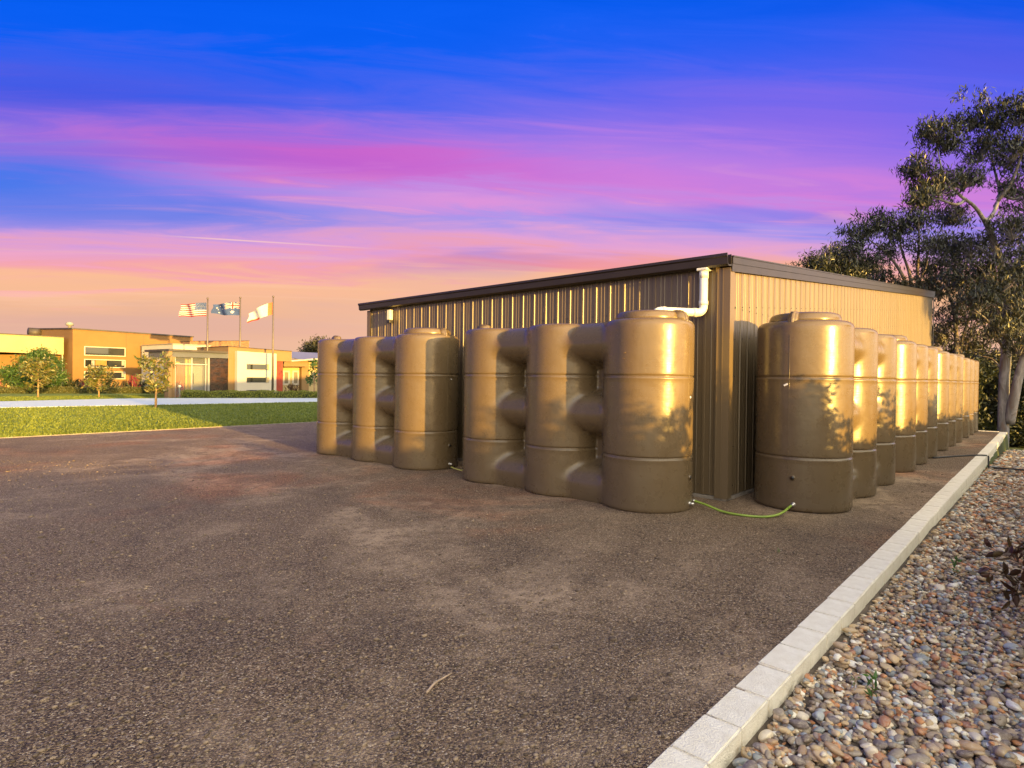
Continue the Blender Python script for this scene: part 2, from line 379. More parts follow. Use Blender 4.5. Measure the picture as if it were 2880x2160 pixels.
def mesh_np(name, V, Fc, m=None, smooth=False):
    me = bpy.data.meshes.new(name); V = np.asarray(V, np.float32); Fc = np.asarray(Fc, np.int32)
    k = Fc.shape[1]
    me.vertices.add(len(V)); me.vertices.foreach_set('co', V.ravel())
    me.loops.add(Fc.size); me.loops.foreach_set('vertex_index', Fc.ravel())
    me.polygons.add(len(Fc)); me.polygons.foreach_set('loop_start', np.arange(0, Fc.size, k, dtype=np.int32))
    if smooth: me.polygons.foreach_set('use_smooth', np.ones(len(Fc), bool))
    me.update(calc_edges=True)
    if m: me.materials.append(m)
    return me


class MB:
    """collects shapes for one mesh"""
    def __init__(s): s.v = []; s.f = []; s.sm = []
    def add(s, V, Fc, smooth=False):
        o = len(s.v); s.v += [tuple(x) for x in V]; s.f += [tuple(i+o for i in f) for f in Fc]; s.sm += [smooth]*len(Fc); return s
    def box(s, x0, x1, y0, y1, z0, z1):
        V = [(x, y, z) for z in (z0, z1) for (x, y) in ((x0, y0), (x1, y0), (x1, y1), (x0, y1))]
        return s.add(V, [(3, 2, 1, 0), (4, 5, 6, 7), (0, 1, 5, 4), (1, 2, 6, 5), (2, 3, 7, 6), (3, 0, 4, 7)])
    def prism(s, pts, z0, z1):
        n = len(pts); Z0 = z0 if hasattr(z0, '__len__') else [z0]*n; Z1 = z1 if hasattr(z1, '__len__') else [z1]*n
        V = [(p[0], p[1], Z0[i]) for i, p in enumerate(pts)]+[(p[0], p[1], Z1[i]) for i, p in enumerate(pts)]
        return s.add(V, [tuple(range(n-1, -1, -1)), tuple(range(n, 2*n))]+[(i, (i+1) % n, n+(i+1) % n, n+i) for i in range(n)])
    def tube(s, pts, rad, n=10, caps=True):
        pts = [Vector(p) for p in pts]; N = len(pts)
        rad = rad if hasattr(rad, '__len__') else [rad]*N
        up = None; V = []; Fc = []
        for i, p in enumerate(pts):
            d = (pts[min(i+1, N-1)]-pts[max(i-1, 0)]).normalized()
            if up is None:
                a = Vector((0, 0, 1)) if abs(d.z) < 0.9 else Vector((1, 0, 0)); up = (a-d*a.dot(d)).normalized()
            else: up = (up-d*up.dot(d)).normalized()
            r = d.cross(up)
            for k in range(n):
                t = 2*math.pi*k/n; V.append(p+(up*math.cos(t)+r*math.sin(t))*rad[i])
        for i in range(N-1):
            for k in range(n):
                a, b = i*n+k, i*n+(k+1) % n; Fc.append((a, a+n, b+n, b))
        if caps: Fc += [tuple(range(n)), tuple(range((N-1)*n+n-1, (N-1)*n-1, -1))]
        return s.add(V, Fc, True)
    def lathe(s, prof, n=32, c=(0, 0, 0)):
        V = []; Fc = []
        for (r, z) in prof:
            for k in range(n):
                t = 2*math.pi*k/n; V.append((c[0]+r*math.cos(t), c[1]+r*math.sin(t), c[2]+z))
        for i in range(len(prof)-1):
            for k in range(n):
                a, b = i*n+k, i*n+(k+1) % n; Fc.append((a, b, b+n, a+n))
        Fc += [tuple(range(n-1, -1, -1)), tuple(range((len(prof)-1)*n, len(prof)*n))]
        return s.add(V, Fc, True)
    def mesh(s, name, m):
        me = bpy.data.meshes.new(name); me.from_pydata(s.v, [], s.f); me.materials.append(m)
        me.polygons.foreach_set('use_smooth', s.sm); me.update(); return me
    def build(s, name, m, parent=None, bevel=0.0, seg=2):
        o = bpy.data.objects.new(name, s.mesh(name, m)); link(o, parent)
        if bevel:
            b = o.modifiers.new('bevel', 'BEVEL'); b.width = bevel; b.segments = seg; b.limit_method = 'ANGLE'; b.angle_limit = R(40)
        return o


def copy_tree(o, parent=None):
    c = o.copy(); COL.objects.link(c); c.parent = parent
    for ch in list(o.children): copy_tree(ch, c)
    return c


def smooth_path(pts, n=8):
    P = [Vector(p) for p in pts]; P = [P[0]*2-P[1]]+P+[P[-1]*2-P[-2]]; out = []
    for i in range(1, len(P)-2):
        for k in range(n):
            t = k/n; a, b, c, d = P[i-1], P[i], P[i+1], P[i+2]
            out.append(0.5*((2*b)+(c-a)*t+(2*a-5*b+4*c-d)*t*t+(3*b-a-3*c+d)*t**3))
    out.append(P[-2]); return out


def leaf_mesh(name, centers, length, width, m, droop=0.6, spread=1.0, dirs=None, fold=0.0, oval=False):
    """diamond leaves, one island each"""
    C = np.asarray(centers, float); n = len(C)
    d = rng.normal(size=(n, 3))*spread if dirs is None else np.asarray(dirs, float)+rng.normal(size=(n, 3))*spread
    d[:, 2] -= droop; d /= np.linalg.norm(d, axis=1)[:, None]+1e-9
    s = np.cross(d, rng.normal(size=(n, 3))); s /= np.linalg.norm(s, axis=1)[:, None]+1e-9
    L = (length*(0.6+0.8*rng.random(n)))[:, None]; Wd = (width*(0.7+0.6*rng.random(n)))[:, None]
    nn_ = np.cross(d, s)
    V = np.stack([C-d*L*0.5, C+s*Wd*0.5-d*L*0.06+nn_*fold*Wd, C+d*L*0.5, C-s*Wd*0.5-d*L*0.06+nn_*fold*Wd], 1).reshape(-1, 3)
    if oval:
        bow = nn_*Wd*0.22
        V = np.stack([C-d*L*0.5, C+s*Wd*0.42-d*L*0.22+nn_*fold*Wd, C+s*Wd*0.40+d*L*0.16+nn_*fold*Wd, C+d*L*0.5-bow, C-s*Wd*0.40+d*L*0.16+nn_*fold*Wd, C-s*Wd*0.42-d*L*0.22+nn_*fold*Wd], 1).reshape(-1, 3)
        i = np.arange(n)*6
        return mesh_np(name, V, np.concatenate([np.stack([i, i+1, i+2, i+3], 1), np.stack([i, i+3, i+4, i+5], 1)]), m)
    i = np.arange(n)*4
    Fc = np.stack([i, i+1, i+2, i+3], 1)
    return mesh_np(name, V, Fc, m)


def clump_points(c, rad, n, subs, sig):
    """leaf positions gathered in sub-clumps inside an ellipsoid; returns points, sub-clump centres"""
    c = np.array(c, float); rad = np.array(rad, float)*np.ones(3)
    d = rng.normal(size=(subs, 3)); d /= np.linalg.norm(d, axis=1)[:, None]
    S = c+d*rad*(rng.random(subs)**0.45)[:, None]
    k = rng.integers(0, subs, n); q = rng.normal(size=(n, 3))*sig*np.array([1, 1, 0.75])
    return S[k]+q, S


# ------------------------------------------------------------------ ground, asphalt, lawn, path
def bed_z(v):                     # level of the stones right of the kerb
    return float(np.interp(v, [-12, -4, 0, 7.6, 12, 15.2, 20, 60], [-0.035, -0.045, -0.075, -0.20, -0.34, -0.50, -0.6, -0.6]))


us = [-1500, -200, -60, -25, -12, -7, -4, -1.86, -1.80, -0.6, 4, 9, 10, 60, 200, 1500]
vs = [-1500, -200, -60, -25, -12, -4, 0, 3, 7.6, 12, 15.30, 15.40, 20, 30, 60, 200, 1500]
V = []
for v in vs:
    for u in us:
        low = u < -1.83 or (v > 15.35 and u < 9.5)
        V.append(W(u, v, (bed_z(v)-0.07) if low else -0.03))
nu = len(us)
Fc = [(j*nu+i, (j+1)*nu+i, (j+1)*nu+i+1, j*nu+i+1) for j in range(len(vs)-1) for i in range(nu-1)]
g = MB().add(V, Fc).build('ground', M_GROUND); tag(g, kind='structure')


def sheet(name, uvpts, z, m, thick=0.05):
    b = MB(); pts = [W(u, v) for u, v in uvpts]
    b.prism(pts[::-1] if sum((pts[i].x*pts[(i+1) % len(pts)].y-pts[(i+1) % len(pts)].x*pts[i].y) for i in range(len(pts))) < 0 else pts, z-thick, z)
    return tag(b.build(name, m), kind='structure')


UL = 13.6
sheet('asphalt_yard', [(-1.80, -30), (UL, -30), (UL, 30), (8.2, 30), (8.2, 15.28), (-1.70, 15.28), (-1.78, 0)], 0.0, M_ASPH)
lawn = sheet('lawn', [(UL+0.06, -60), (31, -60), (30.5, 60), (UL+0.06, 60)], 0.012, M_LAWN)
far_lawn = sheet('far_lawn', [(31, -60), (48, -60), (48, 60), (30.5, 60)], 0.010, M_LAWN)
sheet('pale_path', [(30.5, -40), (36.0, -40), (33.4, -8), (33.6, -2.7), (34.9, 2.4), (34.4, 5), (30.6, 11.8), (28.3, 22), (26, 40), (23.2, 40), (25.1, 18), (26.05, 9.27), (26.7, 2.46), (27.3, -3.3), (28.2, -12)], 0.030, M_PATH, 0.05)
b = MB()
for k in range(60): b.box(UL*-1-0.055, -UL-0.025, -30+k*1.0+0.004, -29+k*1.0-0.004, -0.04, 0.014)
o = b.build('lawn_edging', M_EDGE); o.location = (CX, CY, 0); o.rotation_euler = (0, 0, ROT_SHED); tag(o, kind='structure')

# grass blades on the lawn
n = 90000
uu = UL+0.08+(rng.random(n)**1.6)*13.5; vv = rng.uniform(-9, 17, n)
keep = uu < np.interp(vv, [-12, -3.3, 2.46, 9.27, 18], [28.1, 27.2, 26.6, 25.9, 25.0])
uu, vv = uu[keep], vv[keep]
u2 = rng.uniform(33.2, 41, 26000); v2 = rng.uniform(-12, 12, 26000); k2 = u2 > np.interp(v2, [-8, -2.7, 2.4, 5, 11.8], [33.5, 33.7, 35.0, 34.5, 30.7])
uu = np.concatenate([uu, u2[k2]]); vv = np.concatenate([vv, v2[k2]])
n = len(uu); base = np.stack([CX+DLX*uu+DRX*vv, CY+DLY*uu+DRY*vv, np.full(n, 0.010)], 1)
hh = rng.uniform(0.025, 0.06, n); ang = rng.random(n)*6.283; lean = rng.normal(size=(n, 2))*0.025; wd = rng.uniform(0.012, 0.024, n)
side = np.stack([np.cos(ang), np.sin(ang), np.zeros(n)], 1)*wd[:, None]
V = np.stack([base-side, base+side, base+np.stack([lean[:, 0], lean[:, 1], hh], 1)], 1).reshape(-1, 3)
i = np.arange(n)*3
o = bpy.data.objects.new('grass', mesh_np('grass', V, np.stack([i, i+1, i+2], 1), L_GRASS)); link(o)
tag(o, 'short yellow-green turf grass on the lawns either side of the path', 'grass', kind='stuff')

# ------------------------------------------------------------------ loose chippings on the asphalt
def rock_arrays(sub, jitter, seed):
    bm = bmesh.new(); bmesh.ops.create_icosphere(bm, subdivisions=sub, radius=1.0)
    r_ = np.random.default_rng(seed); P = np.array([v.co[:] for v in bm.verts]); Fc = np.array([[v.index for v in f.verts] for f in bm.faces]); bm.free()
    A = r_.normal(size=(5, 3)); ph = r_.random(5)*6.28
    d = sum(np.sin(P@A[k]*1.5+ph[k]) for k in range(5))/5
    # a few facets worn flat
    out = P*(1+jitter*d)[:, None]
    for k in range(3):
        nrm = r_.normal(size=3); nrm /= np.linalg.norm(nrm); h = out@nrm; c = r_.uniform(0.62, 0.85)
        out -= np.outer(np.maximum(h-c, 0)*0.75, nrm)
    return out, Fc


n = 16000
dd = 1.9+(rng.random(n)**1.5)*7.5; ax = rng.uniform(-0.95, 0.95, n)
pts = np.stack([ax*dd, dd], 1)
uvp = np.stack([(pts[:, 0]-CX)*DLX+(pts[:, 1]-CY)*DLY, (pts[:, 0]-CX)*DRX+(pts[:, 1]-CY)*DRY], 1)
pts = pts[(uvp[:, 0] > -1.70) & ~((uvp[:, 1] > -1.4) & (uvp[:, 0] > -1.3))]
n = len(pts); P0, F0 = rock_arrays(1, 0.25, 3)
bm = bmesh.new(); bmesh.ops.create_icosphere(bm, subdivisions=1, radius=1); bm.free()
s_ = rng.gamma(2.2, 0.0016, n)+0.0022
sc = np.stack([s_*rng.uniform(0.9, 1.5, n), s_*rng.uniform(0.7, 1.1, n), s_*rng.uniform(0.4, 0.7, n)], 1)
a_ = rng.random(n)*6.283; ca, sa = np.cos(a_), np.sin(a_)
V = P0[None]*sc[:, None]; X = V[..., 0]*ca[:, None]-V[..., 1]*sa[:, None]; Y = V[..., 0]*sa[:, None]+V[..., 1]*ca[:, None]
V = np.stack([X+pts[:, 0:1], Y+pts[:, 1:2], V[..., 2]+sc[:, 2:3]*0.5], -1).reshape(-1, 3)
Fc = (F0[None]+(np.arange(n)*len(P0))[:, None, None]).reshape(-1, 3)
M_CHIP = mat_leaf('chip_stone', (0.065, 0.044, 0.028), (0.30, 0.225, 0.15), 0.8, 0.0)
o = bpy.data.objects.new('loose_chippings', mesh_np('loose_chippings', V, Fc, M_CHIP)); link(o)
tag(o, 'fine loose brown chippings scattered over the asphalt yard', 'chippings', kind='stuff')

# ------------------------------------------------------------------ kerb of cream blocks
kerb = thing('kerb', 'long straight kerb of cream concrete blocks between asphalt and river stones', 'kerb', (CX, CY, 0), ROT_SHED)
BL, BW = 0.3025, 0.158


def block_mesh(h, seed):
    bm = bmesh.new(); bmesh.ops.create_cube(bm, size=1)
    bmesh.ops.scale(bm, vec=(BW, BL-0.006, h), verts=bm.verts)
    bmesh.ops.bevel(bm, geom=list(bm.edges), offset=0.006, segments=2, affect='EDGES')
    r_ = random.Random(seed)
    for v in bm.verts:
        v.co.x += r_.uniform(-0.0015, 0.0015); v.co.z += r_.uniform(-0.001, 0.001)
    me = bpy.data.meshes.new('kerb_block'); bm.to_mesh(me); bm.free(); me.materials.append(M_KERB)
    return me


BM = [block_mesh(0.12, k) for k in range(5)]
nblk = int((15.32+6.6)/BL)
for k in range(nblk):
    v = 15.32-(k+0.5)*BL
    u0 = np.interp(v, [-6, 0, 7.6, 15.3], [-1.738, -1.722, -1.69, -1.64])
    zz = 0.008; first = True
    while first or zz > bed_z(v)-0.02:
        o = bpy.data.objects.new('kerb_block', BM[random.randrange(5)]); link(o, kerb)
        off = 0 if first else BL*0.5*(int(round((0.008-zz)/0.122)) % 2)
        o.location = (-(u0)+BW/2+random.uniform(-0.002, 0.002)-(0 if first else 0.004), v-off, zz-0.06+random.uniform(-0.0025, 0.0025))
        o.rotation_euler = (random.uniform(-0.006, 0.006), random.uniform(-0.01, 0.01), random.uniform(-0.006, 0.006))
        zz -= 0.122; first = False
for k in range(8):                                                      # the return at the far end
    o = bpy.data.objects.new('kerb_block', BM[k % 5]); link(o, kerb)
    o.location = (1.62-BL*(k+0.5), 15.32+BW/2-0.02, -0.05); o.rotation_euler = (0, 0, math.pi/2)

# ------------------------------------------------------------------ bed of river stones
bed = MB()
vv_ = list(np.arange(-12, 15.5, 0.5)); V = []
for v in vv_:
    for u in (-1.86, -2.6, -4.0, -7.0): V.append(W(u, v, bed_z(v)-0.035))
bed.add(V, [(j*4+i, (j+1)*4+i, (j+1)*4+i+1, j*4+i+1) for j in range(len(vv_)-1) for i in range(3)])
bed_o = tag(bed.build('stone_bed', M_SOIL), kind='structure')

# drop stones one by one on a height grid (bed coordinates: a = distance right of kerb, v)
res = 0.007
a0, a1_, v0, v1 = 0.0, 1.9, -5.4, 15.2
H = np.zeros((int((a1_-a0)/res)+2, int((v1-v0)/res)+2), np.float32)
items = []
def rand_v(n):
    return v0+0.1+(rng.random(n)**1.55)*(v1-v0-0.2)
NP_ = 74000
va = rand_v(NP_); aa = rng.uniform(0.02, a1_-0.05, NP_)
amax = np.interp(va, [-6, -2, 3, 15], [1.8, 1.6, 1.25, 1.05])
ok = aa < amax; va, aa = va[ok], aa[ok]
order = np.arange(len(va))
for i in order:
    s = float(np.clip(rng.lognormal(-4.36, 0.38), 0.007, 0.036))*(1.0+0.05*max(va[i]+1.5, 0))
    sa_, sb_, sc_ = s*rng.uniform(1.0, 1.5), s*rng.uniform(0.75, 1.05), s*rng.uniform(0.42, 0.72)
    th = rng.random()*3.1416
    ia, iv = int((aa[i]-a0)/res), int((va[i]-v0)/res)
    rr = max(int(sb_*0.95/res), 1)
    x0, x1, y0, y1 = max(ia-rr, 0), min(ia+rr+1, H.shape[0]), max(iv-rr, 0), min(iv+rr+1, H.shape[1])
    P_ = H[x0:x1, y0:y1]
    gx, gy = np.ogrid[x0-ia:x1-ia, y0-iv:y1-iv]; q = (gx*gx+gy*gy)/(rr*rr+1e-6)
    m_ = q < 1
    if not m_.any(): continue
    base_ = float(np.mean(P_[m_])*0.7+np.max(P_[m_])*0.3)
    if base_ > 0.05: continue
    zc = base_+sc_*0.72
    dome = zc+sc_*np.sqrt(np.clip(1-q, 0, 1))*0.95
    P_[m_] = np.maximum(P_[m_], dome[m_])
    items.append((aa[i], va[i], zc, sa_, sb_, sc_, th))
items = np.array(items)
u_edge = np.interp(items[:, 1], [-6, 0, 7.6, 15.3], [-1.738, -1.722, -1.69, -1.64])-BW-0.012
uu = u_edge-items[:, 0]
wx = CX+DLX*uu+DRX*items[:, 1]; wy = CY+DLY*uu+DRY*items[:, 1]
wz = np.array([bed_z(v) for v in items[:, 1]])-0.038+items[:, 2]
dist = np.hypot(wx, wy); infr = (wy > 0.5) & (wx/np.maximum(wy, 0.1) < 0.868) & ((1.4-wz)/np.maximum(wy, .1)*F_PX < 1085)
tilt = rng.normal(size=(len(items), 2))*0.22
yaw = items[:, 6]


def rots(yaw, tx, ty):
    cz, sz, cx, sx, cy, sy = np.cos(yaw), np.sin(yaw), np.cos(tx), np.sin(tx), np.cos(ty), np.sin(ty)
    Z = np.zeros((len(yaw), 3, 3)); Z[:, 0, 0] = cz; Z[:, 0, 1] = -sz; Z[:, 1, 0] = sz; Z[:, 1, 1] = cz; Z[:, 2, 2] = 1
    X = np.zeros_like(Z); X[:, 0, 0] = 1; X[:, 1, 1] = cx; X[:, 1, 2] = -sx; X[:, 2, 1] = sx; X[:, 2, 2] = cx
    Y = np.zeros_like(Z); Y[:, 1, 1] = 1; Y[:, 0, 0] = cy; Y[:, 0, 2] = sy; Y[:, 2, 0] = -sy; Y[:, 2, 2] = cy
    return X@Y@Z


RM = rots(yaw, tilt[:, 0], tilt[:, 1])
score = np.where(infr, items[:, 3]*items[:, 4]/dist**2, 0)
topn = set(np.argsort(-score)[:300].tolist())
SHAPES2 = [rock_arrays(3, 0.16+0.02*k, 10+k) for k in range(10)]
SH_ME = [mesh_np('pebble', *SHAPES2[k], M_PEB_O, True) for k in range(10)]
for i in topn:
    o = bpy.data.objects.new('pebble', SH_ME[i % 10]); link(o, bed_o)
    m3 = Matrix(RM[i].tolist()).to_4x4()
    o.matrix_basis = Matrix.Translation((wx[i], wy[i], wz[i])) @ m3 @ Matrix.Diagonal((items[i, 3], items[i, 4], items[i, 5], 1))
Vs, Fs, off = [], [], 0
for lod, (lo, hi, sub) in enumerate([(0, 3.9, 2), (3.9, 99, 1)]):
    for k in range(8):
        sel = np.array([i for i in range(len(items)) if i % 8 == k and lo <= dist[i] < hi and i not in topn])
        if not len(sel): continue
        P0, F0 = rock_arrays(sub, 0.16+0.02*k, 10+k)
        S = items[sel][:, 3:6]
        V = np.einsum('nij,nkj->nki', RM[sel], P0[None]*S[:, None])+np.stack([wx[sel], wy[sel], wz[sel]], 1)[:, None]
        Vs.append(V.reshape(-1, 3)); Fs.append((F0[None]+(np.arange(len(sel))*len(P0))[:, None, None]).reshape(-1, 3)+off); off += len(sel)*len(P0)
o = bpy.data.objects.new('pebbles', mesh_np('pebbles', np.concatenate(Vs), np.concatenate(Fs), M_PEB, True)); link(o, bed_o)
o['kind'] = 'stuff'

# fallen dry leaves among the stones
sel = rng.choice(len(items), 170); sel = sel[items[sel, 2] > 0.02]
Pn = np.stack([wx[sel], wy[sel], wz[sel]+items[sel, 5]+0.006], 1)
me = leaf_mesh('fallen_leaves', Pn, 0.085, 0.032, L_DRY, 0.0, 1.0, dirs=rng.normal(size=(len(Pn), 3))*np.array([3, 3, 0.25]), fold=0.15)
o = bpy.data.objects.new('fallen_leaves', me); link(o); tag(o, 'dry orange leaves fallen among the river stones', 'leaves', kind='stuff')

# ------------------------------------------------------------------ shed
shed = thing('shed', 'large ribbed steel shed in beige with dark brown gutter and barge', 'shed', (CX, CY, 0), ROT_SHED)
SL, SV = 7.25, 15.2
PITCH_R = 0.2225


def sheet_profile(x0, x1, phase):
    """points (x, out) of a ribbed sheet between x0 and x1"""
    pts = []
    k = math.floor((x0-phase)/PITCH_R)-1
    x = phase+k*PITCH_R
    raw = []
    while x < x1+PITCH_R:
        raw += [(x-0.019, 0.0), (x-0.014, 0.0085), (x+0.014, 0.0085), (x+0.019, 0.0),
                (x+0.078, 0.0), (x+0.084, 0.0035), (x+0.092, 0.0035), (x+0.098, 0.0), (x+0.130, 0.0), (x+0.136, 0.0035), (x+0.144, 0.0035), (x+0.150, 0.0)]
        x += PITCH_R
    def val(t):
        for (xa, ya), (xb, yb) in zip(raw, raw[1:]):
            if xa <= t <= xb: return ya+(yb-ya)*(t-xa)/max(xb-xa, 1e-6)
        return 0
    pts = [(x0, val(x0))]+[p for p in raw if x0+1e-4 < p[0] < x1-1e-4]+[(x1, val(x1))]
    return pts


def clad(x0, x1, phase, place, top, lap):
    b = MB(); pr = sheet_profile(x0, x1, phase); n_ = len(pr); V = []
    for z in (0, 1):
        for (x, h) in pr: V.append(place(x, h+lap, 0.045 if z == 0 else top(x)))
    b.add(V, [(i, i+1, n_+i+1, n_+i) for i in range(n_-1)])
    return b


# gutter wall: outward = -Y local, u = -X local
k = 0; x = 0.10
while x < SL-0.01:
    xe = min(x+4*PITCH_R, SL)
    bb = clad(x, xe, 0.0615, lambda a, h, z: (-a, -h, z), lambda a: 2.79, 0.0015*(k % 2))
    bb.f = [f[::-1] for f in bb.f]
    bb.build('wall_sheet', M_CLAD, shed); x = xe; k += 1
# long wall: outward = +X local
topR = lambda a: 2.66+0.0885*a
k = 0; x = 0.06
while x < SV-0.01:
    xe = min(x+4*PITCH_R, SV)
    bb = clad(x, xe, 0.15, lambda a, h, z: (h, a, z), topR, 0.0015*(k % 2))
    bb.build('wall_sheet', M_CLAD, shed); x = xe; k += 1
MB().box(-SL, -0.001, SV, SV+0.03, 0, 4.0).build('back_wall', M_CLAD, shed)
b = MB(); b.prism([(-SL-0.03, 0.0), (-SL, 0.0), (-SL, SV), (-SL-0.03, SV)], 0.0, [2.70, 2.70, 4.0, 4.0]); b.build('side_wall', M_CLAD, shed)
MB().box(-SL-0.02, 0.012, -0.012, SV, -0.05, 0.04).build('slab', M_EDGE, shed)
# roof with ribs
b = MB(); V = []; pr = sheet_profile(-0.02, SL+0.1, 0.05)
for (vv2, z) in ((-0.05, 2.80), (SV+0.05, 2.80+0.0885*(SV+0.1))):
    for (x, h) in pr: V.append((-x, vv2, z+h))
b.add(V, [(i, i+1, len(pr)+i+1, len(pr)+i) for i in range(len(pr)-1)]); b.build('roof', M_TRIM, shed)
# gutter
gp = [(0.0, 2.845), (0.0, 2.715), (-0.075, 2.705), (-0.105, 2.725), (-0.112, 2.80), (-0.128, 2.815), (-0.128, 2.845), (-0.112, 2.845), (-0.10, 2.73), (-0.075, 2.718), (-0.012, 2.728), (-0.012, 2.845)]
b = MB(); V = [(0.045, y-0.032, z) for y, z in gp]+[(-SL-0.18, y-0.032, z) for y, z in gp]; n_ = len(gp)
b.add(V, [tuple(range(n_)), tuple(range(2*n_-1, n_-1, -1))]+[(i, n_+i, n_+(i+1) % n_, (i+1) % n_) for i in range(n_)]); b.build('gutter', M_TRIM, shed)
# barge capping on the long wall, two folds
b = MB(); zt = lambda a: 2.83+0.0885*a
for (x0, x1, dz0, dz1) in ((0.034, 0.050, -0.175, -0.088), (0.034, 0.058, -0.086, -0.012), (-0.14, 0.066, -0.010, 0.006)):
    b.prism([(x0, -0.02), (x1, -0.02), (x1, SV+0.05), (x0, SV+0.05)], [zt(-0.02)+dz0]*2+[zt(SV)+dz0]*2, [zt(-0.02)+dz1]*2+[zt(SV)+dz1]*2)
b.build('barge_capping', M_TRIM, shed)
# corner flashing with a rib
b = MB(); b.box(-0.115, 0.036, -0.036, -0.031, 0.03, 2.70); b.box(0.031, 0.036, -0.031, 0.085, 0.03, 2.68)
b.box(-0.118, -0.108, -0.046, -0.036, 0.03, 2.70); b.box(-0.055, -0.045, -0.040, -0.036, 0.03, 2.70)
b.build('corner_flashing', M_CLAD, shed)
b = MB(); b.box(0.031, 0.040, SV-0.08, SV+0.04, 0.03, 2.66+0.0885*SV); b.build('corner_flashing', M_TRIM, shed)
b = MB(); b.box(-SL-0.04, -SL+0.07, -0.036, -0.031, 0.03, 2.70); b.build('corner_flashing', M_CLAD, shed)
# screws
b = MB()
for z in (0.16, 0.62, 1.45, 2.25):
    for kk in range(33):
        x = 0.0615+PITCH_R*kk+0.045
        if x < SL: b.box(-x-0.006, -x+0.006, -0.006, 0.0, z-0.006, z+0.006)
    for kk in range(68):
        x = 0.15+PITCH_R*kk+0.045
        if x < SV: b.box(0.0, 0.007, x-0.006, x+0.006, z-0.006+0.05*(z > 1)*x*0.05, z+0.006+0.05*(z > 1)*x*0.05)
for zf in (0.80, 0.42):
    for kk in range(68):
        x = 0.15+PITCH_R*kk+0.045
        if x < SV: b.box(0.0, 0.007, x-0.006, x+0.006, topR(x)-zf, topR(x)-zf+0.012)
o = b.build('screws', M_TRIM, shed); o['kind'] = 'stuff'

# wall light near the far end of the gutter wall
wl = thing('wall_light', 'small cream wall light on the shed under its gutter', 'wall light', W(6.48, -0.032, 2.42), ROT_SHED)
MB().box(-0.05, 0.05, -0.075, 0.0, 0.05, 0.24).build('diffuser', mat('opal', (0.8, 0.72, 0.5), 0.4, 0.02), wl, 0.012)
MB().box(-0.052, 0.052, -0.08, 0.0, -0.01, 0.046).build('base', M_BLACK, wl, 0.008)

# white downpipe
dp = thing('downpipe', 'white plastic downpipe from the gutter bending onto the nearest tank lid', 'downpipe', W(0.262, -0.085, 2.70), ROT_SHED)
ze = 2.19-2.70; hd = Vector((-0.338, -0.535, 0)); HLn = hd.length; hd.normalize(); ra = 0.075
path = [Vector((0, 0, 0.0)), Vector((0, 0, ze+ra))]
for t in np.linspace(0, 1, 7)[1:]:
    a = t*math.pi/2; path.append(hd*(ra*(1-math.cos(a)))+Vector((0, 0, ze+ra-ra*math.sin(a))))
path.append(hd*(HLn-ra)+Vector((0, 0, ze)))
for t in np.linspace(0, 1, 7)[1:]:
    a = t*math.pi/2; path.append(hd*(HLn-ra+ra*math.sin(a))+Vector((0, 0, ze-ra*(1-math.cos(a)))))
MB().tube(path, 0.048, 20).build('pipe', M_PVC, dp)
MB().tube([(0, 0, -0.10), (0, 0, -0.02)], 0.054, 20).build('collar', M_PVC, dp)
MB().box(-0.066, 0.066, -0.066, 0.066, -0.02, 0.012).build('gutter_outlet', M_PVC, dp, 0.01)
for f0 in (0.095, HLn-ra-0.06): MB().tube([hd*f0+Vector((0, 0, ze)), hd*(f0+0.05)+Vector((0, 0, ze))], 0.0535, 20).build('coupling', M_PVC, dp)
MB().tube([(0, 0, ze+0.09), (0, 0, ze+0.14)], 0.0535, 20).build('coupling', M_PVC, dp)

# ------------------------------------------------------------------ water tanks
TD, TR, TG1, TG2, THT = 1.163, 0.4955, 1.441, 0.577, 2.055


